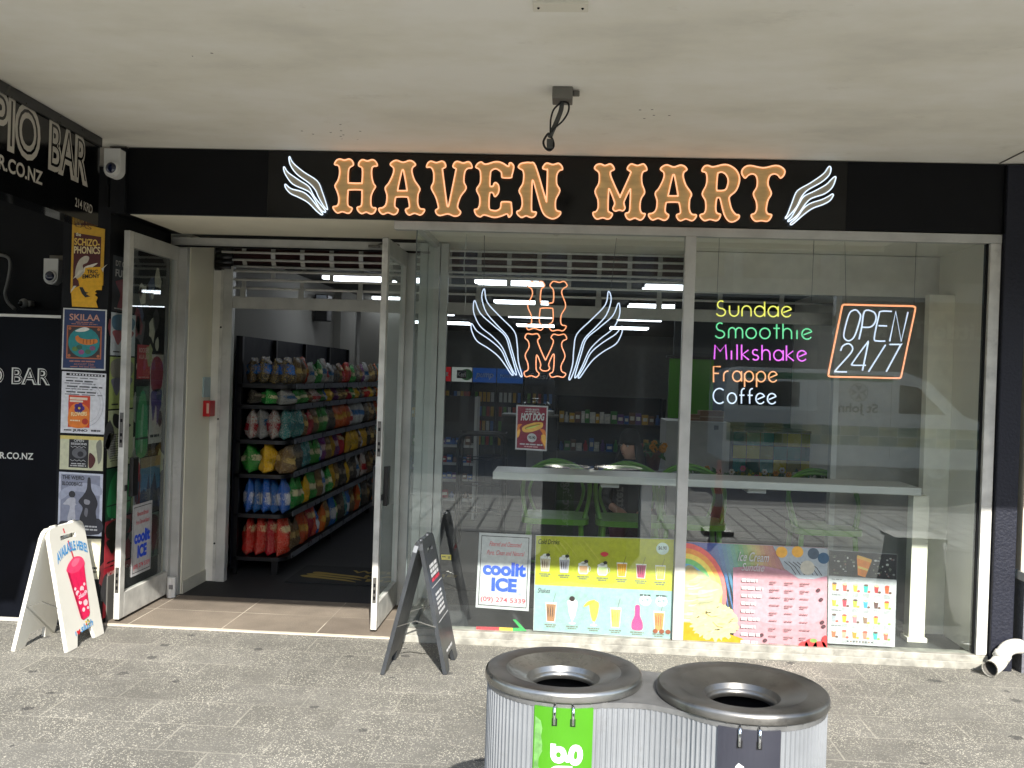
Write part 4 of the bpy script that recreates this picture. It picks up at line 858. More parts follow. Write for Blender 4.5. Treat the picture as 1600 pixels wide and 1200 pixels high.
c = pil('white scribbled poster partly covered by a red FLOWERS sticker on the pillar', [(97, 580), (166, 584), (163, 679), (94.5, 676)], K('#d2d2d6'))
rr = random.Random(11); brect(c, .10, .02, .97, .06, BLK, 1)
for i in range(11): brect(c, .18 + i * .07, .028, .22 + i * .07, .052, K('#c8c8cc'), 2)
for i in range(7): bdash(c, .06 + .06 * rr.random(), .09 + .045 * i, .7 + .25 * rr.random(), .022 if i % 2 else .012, K('#444448'), 1, rr)
for r_, w_ in ((.36, .02), (.30, .012)): c.line([c.bi(.56 + r_ * 1.1 * math.cos(t), .52 + r_ * math.sin(t)) for t in [i * math.pi / 14 for i in range(-16, 13)]], w_ * .1, K('#8a8a92'), 2)
brect(c, .17, .38, .66, .90, K('#c8401e'), 4); bsm(c, [(.2, .6), (.4, .5), (.64, .6), (.6, .88), (.2, .88)], K('#dd7a28'), 5); brect(c, .20, .41, .60, .45, K('#e0cdb8'), 6); brect(c, .20, .46, .5, .49, K('#e0cdb8'), 6)
for a in range(5): bell(c, .42 + .07 * math.cos(a * 1.257), .585 + .05 * math.sin(a * 1.257), .055, .04, K('#4a2a7c'), 7, 10)
bell(c, .42, .585, .03, .02, K('#d8b030'), 8, 10); btext(c, 'FLOWERS', .24, .72, .60, .06, K('#e8d8a0'), k=8, bold=.03, dv=-.02); bell(c, .56, .80, .07, .05, K('#a83020'), 8); bdash(c, .22, .78, .45, .02, K('#e8d8b0'), 8)
btext(c, 'JUNO', .28, .965, .62, .035, BLK, k=3, bold=.04); bdash(c, .08, .94, .25, .02, BLK, 3); bdash(c, .7, .93, .92, .03, K('#444448'), 3); done(c)
c = pil('small black OPEN SESSIONS flyer on torn cream paper halfway down the pillar', [(94.5, 680), (162, 683), (160.5, 736), (93, 733)], K('#c3c3a4'))
brect(c, .0, .0, 1, .10, K('#cbb96a'), 1); brect(c, .21, .10, .66, .93, K('#17171a'), 2); btext(c, 'OPEN', .32, .17, .55, .07, WHT, k=3, bold=.02); btext(c, 'SESSIONS', .25, .26, .62, .06, WHT, k=3, bold=.03); bell(c, .45, .5, .17, .16, K('#5c5c60'), 3); bell(c, .48, .53, .07, .08, K('#222226'), 4)
for v in (.32, .72): c.line([c.bi(.25 + .05 * i, v + (.02 if i % 2 else -.02)) for i in range(8)], .0025, WHT, 4)
bdash(c, .27, .8, .6, .03, WHT, 4); bdash(c, .25, .86, .62, .03, WHT, 4)
bsm(c, [(.68, .5), (.78, .55), (.83, .7), (.76, .9), (.68, .9)], K('#4a1a18'), 3); bsm(c, [(.84, .2), (.95, .1), (.97, .6), (.9, .8), (.86, .5)], K('#7c7c70'), 3); done(c)
c = pil('grey black and white gig poster of two costumed figures low on the pillar', [(92.5, 737), (161, 741), (158.5, 838), (90, 834)], K('#bfc3d0'))
brect(c, .05, .03, .94, .97, K('#85899a'), 1); bsm(c, [(.05, .45), (.4, .3), (.94, .35), (.94, .2), (.5, .16), (.05, .3)], K('#9fa3b4'), 2)
btext(c, 'THE WEIRD', .08, .11, .58, .06, BLK, k=3, bold=.02); btext(c, 'BLOODBAGS', .08, .21, .54, .06, BLK, k=3, bold=.02)
bsm(c, [(.66, .08), (.72, .08), (.75, .25), (.84, .36), (.9, .48), (.86, .6), (.88, .75), (.84, .9), (.52, .9), (.5, .72), (.56, .56), (.46, .46), (.56, .36), (.64, .25)], K('#2a2a30'), 3)
bsm(c, [(.6, .42), (.72, .44), (.7, .5), (.6, .49)], K('#8a8a90'), 4); bsm(c, [(.62, .56), (.68, .58), (.66, .7), (.6, .66)], K('#6a6a70'), 4)
bell(c, .31, .35, .075, .055, K('#2c2c30'), 3); bsm(c, [(.25, .41), (.38, .41), (.40, .5), (.46, .5), (.38, .54), (.4, .72), (.36, .86), (.31, .74), (.27, .86), (.22, .74), (.27, .54), (.12, .52), (.16, .47)], K('#b4b4bc'), 4)
bsm(c, [(.05, .8), (.3, .78), (.94, .72), (.94, .97), (.05, .97)], K('#34343c'), 2); bdash(c, .62, .84, .9, .025, WHT, 5); bdash(c, .62, .89, .92, .025, WHT, 5); bdash(c, .1, .92, .5, .02, K('#a0a0a8'), 5); done(c)
c = pil('peeling scraps of pale paper at the foot of the postered pillar', [(112, 842), (158, 842), (154, 905), (128, 905)], K('#b9b39a'))
bsm(c, [(.1, .1), (.5, .2), (.4, .5), (.6, .8), (.2, .9), (.05, .5)], K('#2a2a2c'), 1); bsm(c, [(.6, .1), (.95, .2), (.9, .6), (.7, .5)], K('#d8d2ba'), 1); bdash(c, .6, .7, .9, .05, BLK, 2); bdash(c, .55, .8, .9, .04, BLK, 2); done(c)

# posters on the return wall beside the open door
def side(label, y0, y1, z0, z1, base, art):
    c = Canvas((px1 + .0008 + .001, y0, z1), (0, 1, 0), (1, 0, 0), t=.001); w_, h_ = y1 - y0, z1 - z0
    c.bi = lambda u, v: (u * w_, -v * h_); c.board([(0, -h_), (w_, -h_), (w_, 0), (0, 0)], K(base)); art(c); c.nm, c.lb, c.ct = 'gig_poster', label, 'poster'; return done(c)
def a_text(fg, lines, fig=None):
    def f(c):
        v = .06
        for s_, h in lines:
            v += h; btext(c, s_, .12, v, .88, h * .8, K(fg), k=2, bold=.02); v += .03
        if fig: bsm(c, [(.2, v + .05), (.6, v), (.85, v + .2), (.7, .8), (.8, .95), (.25, .95), (.35, .7), (.15, .5)], K(fig), 2)
        bdash(c, .1, .94, .9, .02, K(fg), 3)
    return f
def a_arch(c):
    bsm(c, [(.1, .95), (.1, .4), (.3, .12), (.5, .06), (.7, .12), (.9, .4), (.9, .95)], K('#2f8a50'), 1); bsm(c, [(.42, .9), (.40, .5), (.45, .3), (.55, .25), (.6, .35), (.56, .6), (.58, .9)], K('#7ca886'), 2); brect(c, .02, .72, .98, .75, K('#0f2a1c'), 3)
    for u in (.2, .4, .6, .8): brect(c, u, .75, u + .01, .97, K('#0f2a1c'), 3)
def a_torn(a, b_):
    def f(c):
        bsm(c, [(.05, .1), (.5, .02), (.95, .12), (.9, .35), (.6, .42), (.1, .38)], K(a), 1); bsm(c, [(.1, .42), (.9, .4), (.8, .6), (.6, .8), (.5, .55), (.3, .75), (.15, .6)], K(b_), 1); bdash(c, .1, .9, .8, .03, BLK, 2)
    return f
def a_lines(c):
    rr = random.Random(9); bsm(c, [(.2, .06), (.5, .1), (.8, .05), (.7, .2), (.9, .3), (.5, .35), (.2, .25)], BLK, 1)
    for i in range(12): bdash(c, .1, .42 + .042 * i, .5 + .4 * rr.random(), .015, K('#4a4a3c'), 2, rr)
def a_city(c):
    brect(c, 0, 0, 1, .18, K('#8a7a5c'), 1); brect(c, 0, .18, 1, .6, K('#4f7a94'), 1); bpoly(c, [(0, 1), (0, .6), (.2, .55), (.3, .62), (.36, .45), (.4, .3), (.44, .45), (.5, .6), (.65, .4), (.72, .28), (.78, .42), (.85, .6), (1, .58), (1, 1)], K('#3d3b38'), 2); brect(c, .49, 0, .51, 1, K('#a8b0b4'), 3)
Bk = lambda c: None
side('black and white gig poster with a red band, top front of the return wall', .02, .33, 1.98, 2.33, '#1d1d1f', a_text('#b8b4ac', [('DT CHOP', .12), ('FUNGI', .16)], '#8a3038'))
side('torn blue and white paper below the black poster on the return wall', .02, .36, 1.70, 1.97, '#b9c0c4', a_torn('#4a7088', '#9a4a4c'))
side('yellow green poster with grey drawing on the return wall', .02, .36, 1.36, 1.69, '#9aa860', a_torn('#7c7a6c', '#6a6878'))
side('pale lime poster with black squiggles on the return wall', .02, .37, .99, 1.35, '#a9b08a', a_lines)
side('green arched window poster at the front of the return wall', .02, .37, .66, .98, '#14462a', a_arch)
side('red poster with a dark tear below the green arch poster', .02, .38, .36, .65, '#a03038', a_torn('#2c2c22', '#1f2018'))
side('red KILLERS A LA poster low on the return wall', .02, .40, .04, .35, '#9c1c2c', a_text('#c8a8a0', [('KILLERS', .16), ('A LA', .16)]))
side('red ROCKERS A LA LILA poster seen through the open door glass', .40, .60, 1.55, 1.78, '#a81f2c', a_text('#d0b0a8', [('ROCKERS', .16), ('A LA LILA', .16)]))
side('white poster with torn maroon and purple paint seen through the door glass', .61, .82, 1.10, 1.72, '#b8b4ac', a_torn('#8a2a44', '#4a3a7c'))
side('green arched window poster seen through the open door glass', .40, .60, 1.02, 1.50, '#14462a', a_arch)
side('city skyline poster in two halves seen through the door glass', .50, .81, .62, 1.01, '#5a5a58', a_city)
side('narrow red and white strip poster behind the door glass', .40, .49, .62, 1.01, '#b3b0aa', a_torn('#a02030', '#3a5a70'))
side('black and white collage poster behind the door handle', .40, .60, .22, .61, '#9a9a98', a_text('#222222', [('LIVE', .14), ('NOISE', .10)], '#333338'))
side('dark poster with pale figures low behind the door glass', .61, .81, .22, .61, '#6a7a6c', a_torn('#2a2a2c', '#3a3a3c'))

c = Canvas((px1 + .0008, .02, 0), (0, 1, 0), (1, 0, 0), t=.0005); rr = random.Random(17)
for i in range(70):
    u, v = rr.uniform(.0, .80), rr.uniform(.12, 2.3); s_ = rr.uniform(.03, .10)
    c.poly([(u + s_ * rr.uniform(.5, 1) * math.cos(R(a)), v + s_ * 1.3 * rr.uniform(.5, 1) * math.sin(R(a))) for a in range(0, 360, 36)], K(rr.choice(['#b8b4a6', '#8a8a84', '#c4c0ae', '#3a3a3c', '#7a2a30', '#3a4a6a', '#9aa070', '#5a5a58'])), i % 3)
o = c.build('paper_scraps'); tag(o, 'torn poster scraps left on the return wall', 'paper scraps', kind='stuff')
# ---------------------------------------------------------------- cameras on the walls
def cctv(label, px, py, hpx, Y):
    p = P(px, py, Y); h = hpx * (Y + 5.85) / 1500; w_ = h * .58; t = thing('security_camera', label, 'security camera', p)
    out = [(-w_ / 2, 0), (w_ / 2, 0), (w_ / 2, -h + w_ / 2)] + [(w_ / 2 * math.cos(R(a)), -h + w_ / 2 + w_ / 2 * math.sin(R(a))) for a in range(-15, -180, -15)] + [(-w_ / 2, -h + w_ / 2)]
    Mt = Mx.Translation(p) @ Mx.Rotation(R(90), 4, 'X'); b = MB(); b.slab([out[::-1]], WHITEPL, Mt @ Mx.Translation((0, 0, .07)), .07); b.build('housing', t, bevel=.012, seg=3)
    cz_ = p.z - h + w_ * .55; b = MB(); b.lathe([(w_ * .42, 0), (w_ * .42, .012), (w_ * .36, .016)], (p.x, p.y - .068, cz_), WHITEPL, 24, Mx.Rotation(R(90), 3, 'X')); b.build('bezel', t)
    b = MB(); b.sph((p.x, p.y - .076, cz_), w_ * .35, M('dark blue lens', '#101a38', .08, 0, 0, spec=.8), 16, (1, .6, 1)); b.build('lens', t)
    b = MB(); b.box((p.x - w_ * .5, p.y, p.z - .02), (p.x + w_ * .5, p.y + .03, p.z + .03), M('dull bracket', '#6f6a60', .7)); b.build('bracket', t)
cctv('white security camera under the canopy at the left end of the shop sign', 184, 236, 46, -.03)
cctv('white security camera on the dark wall left of the postered pillar', 88.5, 406, 41, .50)
p = P(37, 474, .49); t = thing('dome_camera', 'small round black and white dome camera in the dark bar recess', 'security camera', p)
b = MB(); b.sph(p, .033, M('grey dome', '#8a8a88', .3), 14); b.build('dome', t); b = MB(); b.sph(p + V((-.006, -.024, -.002)), .019, BLACKG, 12); b.build('lens', t)
b = MB(); b.box(p + V((-.02, .0, -.02)), p + V((.05, .055, .02)), M('grey dome', '')); b.build('base', t, bevel=.008)
t = thing('conduit', 'grey bent conduit pipe running down the dark bar recess', 'pipe', P(10, 440, .49))
b = MB(); b.tube(cat_rom([P(x, y, .5) for x, y in ((-30, 398), (-5, 398), (12, 402), (16, 415), (12, 440), (8, 458), (12, 472), (24, 484))], 4, False), .011, M('grey pipe', '#6d6d6a', .5)); b.build('tube', t)

# ---------------------------------------------------------------- lobby fittings
p = PX(322, 638, -2.715); t = thing('call_point', 'red break glass call point below a pale blue plate on the lobby wall', 'alarm', p)
b = MB(); b.box((-2.72, p.y - .055, p.z - .06), (-2.665, p.y + .055, p.z + .06), M('red plastic', '#b3141c', .35)); b.build('box', t, bevel=.006)
b = MB(); b.box((-2.69, p.y - .0575, p.z - .035), (-2.672, p.y - .0555, p.z + .04), M('call point label', '#cfae9c')); b.build('label_plate', t)
b = MB(); b.box((-2.72, p.y - .07, p.z + .085), (-2.709, p.y + .06, p.z + .235), M('pale blue plate', '#9fb3b8', .4)); b.build('plate', t)

# ---------------------------------------------------------------- roller shutter
t = thing('roller_shutter', 'half rolled see through metal shutter across the shop behind the doorway and window', 'shutter', (0, 1.4, 2.1))
YS = 1.36; xs0, xs1 = -2.60, 1.93
b = MB(); b.box((xs0, YS - .02, 2.10), (xs1, YS + .02, 2.19), ALU); b.build('bottom_rail', t, bevel=.003)
rods = [(YS, z) for z in (2.255, 2.32, 2.385)]; cy, cz_ = YS + .10, 2.52
for k_ in range(9):
    a = R(205 - 26 * k_); r_ = .125 if k_ < 9 else .1; rods.append((cy + r_ * math.cos(a), cz_ - .0 + r_ * math.sin(a)))
rods = rods[:3] + [(cy + .125 * math.cos(R(a)), cz_ + .125 * math.sin(R(a))) for a in (262, 232, 204, 178, 152)]
ROD = M('shutter rod', '#e6e6e1', .4, 0, .1, 20); LNK = M('shutter link', '#a9a9a4', .4, .3, .1, 20)
for i, (y, z) in enumerate(rods):
    b = MB(); b.tube([(xs0 - (.06 if i > 2 else 0), y - .006, z), (xs1, y - .006, z)], .009, ROD, 8); b.build('rod', t)
b = MB()
for i in range(len(rods) - 1):
    (y0, z0), (y1, z1) = (rods[i], rods[i + 1]) if i else (rods[0], rods[1]); x = xs0 + .11 + (.225 if i % 2 else 0); n_ = 0
    while x < xs1:
        b.bar((x, y0 - .006, z0 - .012), (x, y1 - .006, z1 + .012), .045, .004, LNK, (1, 0, 0)) if False else b.quad((x - .017, y0 - .004, z0), (x + .017, y0 - .004, z0), (x + .017, y1 - .004, z1), (x - .017, y1 - .004, z1), LNK)
        x += .45 if i < 3 else .225
x = xs0 + .11
while x < xs1: b.box((x - .022, YS - .024, 2.18), (x + .022, YS - .002, 2.262), LNK); x += .45
tag(b.build('links', t), kind='stuff')
b = MB(); b.tube([(xs0 - .04, cy, cz_), (xs1, cy, cz_)], .085, M('shutter drum', '#3a1d1e', .6), 20); b.build('drum', t)
b = MB()
for z in (2.41, 2.45, 2.49, 2.54): b.tube([(xs0 - .11, YS - .02 + (z - 2.40) * .12, z), (xs0 + .02, YS - .02 + (z - 2.40) * .12, z)], .028, BLACKPL, 12)
b.build('end_spool', t)
b = MB(); b.box((xs0 - .035, YS - .04, .01), (xs0 + .035, YS + .03, 2.42), ALU); b.box((xs0 - .06, YS - .035, .01), (xs0 - .037, YS, 2.40), ALUP); b.build('guide', t, bevel=.004)
b = MB()
for z in (.30, 1.25, 1.95): b.sph((xs0 - .049, YS - .036, z), .008, BLACKM, 8)
b.build('guide_screw', t)

# ---------------------------------------------------------------- ceiling lights
LED = neon('strip light', '#eef5ff', 2.3)
t0 = None; rown = ('nearest the shutter', 'second from the shutter', 'third from the shutter', 'farthest from the shutter')
for xi, x in enumerate((-2.1, -.6, 1.05)):
    for yi, y in enumerate((3.65, 6.05, 8.6, 11.2)):
        lb = f"twin strip ceiling light in the {('left', 'middle', 'right')[xi]} row, {rown[yi]}"
        if t0 is None:
            t0 = thing('ceiling_light', lb, 'ceiling light', (x, y, 2.6), 0, 'twin strip lights on the shop ceiling')
            b = MB(); b.box((x - .34, y - .28, 2.575), (x + .34, y + .28, 2.599), DARKC); b.build('tray', t0)
            for s in (-1, 1):
                b = MB(); b.box((x - .33, y + s * .17 - .05, 2.545), (x + .33, y + s * .17 + .05, 2.574), LED); b.build('diffuser', t0)
        else: dup(t0, (x, y, 2.6), 0, lb)

# ---------------------------------------------------------------- snack shelving along the left wall
SHM = M('black shelf steel', '#0b0c10', .4, .2, .15, 8); NVB = M('navy back panel', '#080c16', .55, spec=.2)
shelf = thing('snack_shelf', 'long dark gondola of snack bags along the left wall inside the doorway', 'shelf', (-2.4, 3.4, 0))
ys0, ys1 = 1.60, 5.3; xb, xf = -2.60, -2.185
b = MB(); b.box((xb - .03, ys0 + .02, .05), (xb, ys1, 1.90), NVB); b.build('back_panel', shelf)
for y in (ys0 + .02, 2.5, 3.45, 4.4, ys1):
    b = MB(); b.box((xb + .001, y - .02, .01), (xb + .03, y + .02, 1.895), SHM); b.build('upright', shelf)
ROWS = [(.16, .30), (.50, .27), (.815, .24), (1.085, .25), (1.362, .125), (1.528, .21)]
TIK = M('price strip', '#6c7078', .3, .2, .4, 25)
for z, h in ROWS:
    r_ = .10; o_ = [(xb + .001, ys1), (xb + .001, ys0)] + [(xf - r_ + r_ * math.sin(R(a)), ys0 + r_ - r_ * math.cos(R(a))) for a in range(0, 91, 15)] + [(xf, ys1)]
    b = MB(); b.slab([o_], SHM, Mx.Translation((0, 0, z - .006)), .03); s_ = b.build('shelf_board', shelf)
    b = MB()
    for k_ in range(4): b.box((xf + .001, 1.78 + k_ * .9, z - .040), (xf + .007, 2.64 + k_ * .9, z + .004), TIK)
    b.build('price_rail', s_)
for y in (1.68, 3.4, 5.2):
    b = MB(); b.box((xf - .12, y - .02, .008), (xf - .07, y + .02, .124), SHM); b.build('foot', shelf)

def bag_mat(name, c1, c2, c3, band):
    m, t, N, L, b = nodes('bag ' + name)
    tc = N.new('ShaderNodeTexCoord'); sp = N.new('ShaderNodeSeparateXYZ'); L.new(tc.outputs['Object'], sp.inputs[0])
    oi = N.new('ShaderNodeObjectInfo'); ad = N.new('ShaderNodeVectorMath'); L.new(tc.outputs['Object'], ad.inputs[0])
    cmb = N.new('ShaderNodeCombineXYZ'); L.new(oi.outputs['Random'], cmb.inputs[0]); L.new(oi.outputs['Random'], cmb.inputs[2]); mu = N.new('ShaderNodeVectorMath'); mu.operation = 'SCALE'; mu.inputs['Scale'].default_value = 9; L.new(cmb.outputs[0], mu.inputs[0]); L.new(mu.outputs[0], ad.inputs[1])
    n = N.new('ShaderNodeTexNoise'); n.inputs['Scale'].default_value = 22; n.inputs['Detail'].default_value = 6; L.new(ad.outputs[0], n.inputs[0])
    vo = N.new('ShaderNodeTexVoronoi'); vo.inputs['Scale'].default_value = 48; L.new(ad.outputs[0], vo.inputs[0])
    cr = N.new('ShaderNodeValToRGB'); cr.color_ramp.interpolation = 'CONSTANT'; e = cr.color_ramp.elements; e[0].color = lin(c1); e[1].position = .56; e[1].color = lin(c2); L.new(n.outputs[0], cr.inputs[0])
    bd = N.new('ShaderNodeMapRange'); bd.inputs[1].default_value = band[0]; bd.inputs[2].default_value = band[1]; dn = N.new('ShaderNodeMath'); dn.operation = 'MULTIPLY_ADD'; dn.inputs[1].default_value = .28; L.new(n.outputs[0], dn.inputs[0]); L.new(sp.outputs[2], dn.inputs[2]); d2 = N.new('ShaderNodeMath'); d2.operation = 'SUBTRACT'; d2.inputs[1].default_value = .14; L.new(dn.outputs[0], d2.inputs[0]); L.new(d2.outputs[0], bd.inputs[0])
    r2 = N.new('ShaderNodeValToRGB'); r2.color_ramp.interpolation = 'CONSTANT'; e = r2.color_ramp.elements; e[0].color = (0, 0, 0, 1); e[1].position = .001; e[1].color = (1, 1, 1, 1); x = e.new(.999); x.color = (0, 0, 0, 1); L.new(bd.outputs[0], r2.inputs[0])
    mx = N.new('ShaderNodeMix'); mx.data_type = 'RGBA'; ab = N.new('ShaderNodeMath'); ab.operation = 'ABSOLUTE'; L.new(sp.outputs[0], ab.inputs[0]); am = N.new('ShaderNodeMath'); am.operation = 'MULTIPLY_ADD'; am.inputs[1].default_value = .9; L.new(n.outputs[0], am.inputs[0]); L.new(ab.outputs[0], am.inputs[2]); al = N.new('ShaderNodeMath'); al.operation = 'LESS_THAN'; al.inputs[1].default_value = .78; L.new(am.outputs[0], al.inputs[0]); aa = N.new('ShaderNodeMath'); aa.operation = 'MULTIPLY'; L.new(al.outputs[0], aa.inputs[0]); L.new(r2.outputs[0], aa.inputs[1]); L.new(aa.outputs[0], mx.inputs[0]); L.new(cr.outputs[0], mx.inputs[6]); mx.inputs[7].default_value = lin(c3)
    st = N.new('ShaderNodeMath'); st.operation = 'LESS_THAN'; st.inputs[1].default_value = .30; L.new(vo.outputs['Distance'], st.inputs[0])
    m4 = N.new('ShaderNodeMath'); m4.operation = 'MULTIPLY'; m4.inputs[1].default_value = .7; L.new(st.outputs[0], m4.inputs[0])
    m3 = N.new('ShaderNodeMix'); m3.data_type = 'RGBA'; L.new(m4.outputs[0], m3.inputs[0]); L.new(mx.outputs[2], m3.inputs[6]); m3.inputs[7].default_value = lin('#d8cfb8')
    L.new(m3.outputs[2], b.inputs['Base Color']); b.inputs['Roughness'].default_value = .22; b.inputs['Metallic'].default_value = .1; hs = N.new('ShaderNodeHueSaturation'); hs.inputs['Saturation'].default_value = 1.25; vr = N.new('ShaderNodeMapRange'); vr.inputs[3].default_value = .7; vr.inputs[4].default_value = 1.4; L.new(oi.outputs['Random'], vr.inputs[0]); L.new(vr.outputs[0], hs.inputs['Value']); hv = N.new('ShaderNodeMapRange'); hv.inputs[3].default_value = .49; hv.inputs[4].default_value = .507; L.new(oi.outputs['Random'], hv.inputs[0]); L.new(hv.outputs[0], hs.inputs['Hue']); L.new(m3.outputs[2], hs.inputs['Color']); L.new(hs.outputs[0], b.inputs['Base Color'])
    bp = N.new('ShaderNodeBump'); bp.inputs['Strength'].default_value = .8; bp.inputs['Distance'].default_value = .02; L.new(n.outputs[0], bp.inputs['Height']); L.new(bp.outputs[0], b.inputs['Normal'])
    return m
BAGC = {'red': ('#b3161c', '#a01016', '#c8b490', (.62, .78)), 'blue and white': ('#1f62b0', '#1a57a4', '#c9cdd0', (.22, .55)), 'bright blue': ('#1d1c20', '#b39a6a', '#1f74c8', (.36, .72)),
        'green': ('#2f8a3a', '#1f6a34', '#d8d2b0', (.4, .6)), 'yellow': ('#d8a818', '#c08a18', '#b3902c', (.3, .5)), 'orange': ('#c85a1c', '#a83c18', '#d8b070', (.4, .6)), 'white and red': ('#c8c6be', '#b02a28', '#a8242c', (.25, .5)),
        'teal': ('#2a8a8c', '#c8d0cc', '#1f6f78', (.3, .5)), 'purple': ('#5a2a6a', '#8a3a6a', '#c8b0a8', (.4, .6)), 'brown': ('#5a4634', '#8a7450', '#c0a878', (.4, .6)), 'black': ('#1c1c1e', '#4a4440', '#8a8070', (.5, .7)), 'silver': ('#a8aaa8', '#7a7c7a', '#3a6a9a', (.4, .6))}
BAGM = {k_: bag_mat(k_, *v) for k_, v in BAGC.items()}
def bag_mesh(seed):
    rr = random.Random(seed); b = MB(); nu, nv = 12, 18; vs = []; fs = []
    ph = [rr.uniform(0, 6) for _ in range(4)]
    for side_ in (1, -1):
        for j in range(nv + 1):
            for i in range(nu + 1):
                u, v = i / nu * 2 - 1, j / nv; f = max(0, 1 - abs(u) ** 2.4) * min(1, max(0, (v - .012)) / .07) ** .5 * min(1, max(0, .96 - v) / .30) ** .7
                d = .5 * f * (1 + .22 * math.sin(5 * u + ph[0] + 4 * v) * f + .15 * math.sin(9 * v + ph[1] - 3 * u) + .10 * math.sin(17 * u + 11 * v + ph[2]) + .08 * math.sin(23 * v - 13 * u + ph[3])) + .012 * math.sin(22 * u + ph[2]) * (1 if v < .06 or v > .94 else 0)
                vs.append((u * .5 * (1 - .10 * math.sin(math.pi * v)), -side_ * d, v * (1 + .015 * math.sin(4 * u + ph[3]))))
    n1 = (nu + 1) * (nv + 1)
    for s in (0, 1):
        for j in range(nv):
            for i in range(nu):
                a = s * n1 + j * (nu + 1) + i; q = (a, a + 1, a + nu + 2, a + nu + 1); fs.append(q if s == 0 else q[::-1])
    b.add(vs, fs, BAGM['red'], True); return b
PROTO = [bag_mesh(i) for i in range(4)]; PME = []
for b in PROTO:
    o = b.build('snack_bag'); PME.append(o.data); bpy.data.objects.remove(o)
ORD = ['first', 'second', 'third', 'fourth', 'fifth', 'sixth', 'seventh', 'eighth', 'ninth', 'tenth', 'eleventh', 'twelfth', 'thirteenth', 'fourteenth', 'fifteenth', 'sixteenth', 'seventeenth', 'eighteenth', 'nineteenth', 'twentieth', 'twenty-first', 'twenty-second', 'twenty-third', 'twenty-fourth', 'twenty-fifth', 'twenty-sixth', 'twenty-seventh']
SHN = ['bottom', 'second lowest', 'third lowest', 'third highest', 'second highest', 'top']
bagn = [0]
def bag(col, x, y, z, w_, d_, h, rz, label, tilt=0):
    o = bpy.data.objects.new('snack_bag', PME[bagn[0] % 4]); bagn[0] += 1; COL.objects.link(o)
    o.material_slots[0].link = 'OBJECT'; o.material_slots[0].material = BAGM[col]
    o.location = (x, y, z); o.scale = (w_, d_, h); o.rotation_euler = (tilt, 0, rz); tag(o, label, 'snack bag', 'snack bags on the long shelf')
rr = random.Random(21)
NEAR = [['red'] * 4, ['blue and white'] * 5, ['green', 'yellow', 'brown'], ['white and red', 'silver', 'white and red', 'teal'], ['black', 'green', 'silver'], ['bright blue'] * 4]
SEQ = [['brown', 'orange', 'orange', 'red', 'blue and white', 'orange', 'brown', 'blue and white', 'green', 'black', 'teal', 'blue and white', 'brown', 'orange', 'teal', 'black', 'brown'],
       ['green', 'green', 'yellow', 'green', 'brown', 'silver', 'green', 'yellow', 'brown', 'black', 'yellow', 'brown', 'black', 'silver', 'brown', 'white and red', 'brown'],
       ['black', 'teal', 'teal', 'green', 'blue and white', 'purple', 'brown', 'yellow', 'purple', 'red', 'yellow', 'brown', 'yellow', 'brown', 'silver', 'yellow', 'black'],
       ['teal', 'brown', 'red', 'brown', 'green', 'green', 'black', 'orange', 'orange', 'orange', 'orange', 'white and red', 'silver', 'silver', 'silver', 'black', 'brown'],
       ['green', 'green', 'brown', 'white and red', 'green', 'blue and white', 'yellow', 'purple', 'brown', 'brown', 'red', 'green', 'yellow', 'black', 'brown', 'red', 'yellow'],
       ['brown', 'orange', 'silver', 'green', 'silver', 'white and red', 'silver', 'black', 'brown', 'red', 'red', 'green', 'black', 'brown', 'purple', 'silver', 'brown']]
for ri, (z, h) in enumerate(ROWS):
    n_ = len(NEAR[ri]); dx = .36 / n_
    for i, col in enumerate(NEAR[ri]):
        bag(col, -2.545 + dx * (i + .5) - .01, ys0 + .13, z, .21, dx * 1.15, h * rr.uniform(.94, 1.06), R(90 + rr.uniform(-7, 7)), f'{col} snack bag ending the {SHN[ri]} shelf, {ORD[i]} from the wall', R(rr.uniform(-4, 4)) if ri != 2 else R(rr.uniform(-14, 14)))
    for i, col in enumerate((SEQ[ri] * 2)[:20] if False else sum([[c_, c_] if k_ % 3 == 0 else [c_] for k_, c_ in enumerate(SEQ[ri])], [])[:23] + ['brown', 'black', 'orange', 'teal']):
        y = ys0 + .315 + i * .132
        bag(col, xf - .05 + rr.uniform(-.02, .01), y, z, .142, .08, h * rr.uniform(.82, 1.08), R(90 + rr.uniform(-10, 10)), f'{col} snack bag on the {SHN[ri]} shelf, {ORD[i]} behind the end bags', R(rr.uniform(-5, 5)))

p = P(505, 480, 4.3); t = thing('loudspeaker', 'black loudspeaker bracketed high on the left shop wall', 'loudspeaker', p)
b = MB(); b.box((p.x - .07, 4.2, p.z - .15), (p.x + .07, 4.4, p.z + .13), BLACKPL); b.build('cabinet', t, bevel=.008)
b = MB(); b.box((p.x - .05, 4.193, p.z + .04), (p.x + .06, 4.199, p.z + .12), M('grey label', '#8d9298')); b.build('badge', t); b = MB(); b.bar((-2.73, 4.3, p.z), (p.x - .06, 4.3, p.z), .03, .03, BLACKPL); b.build('bracket', t)

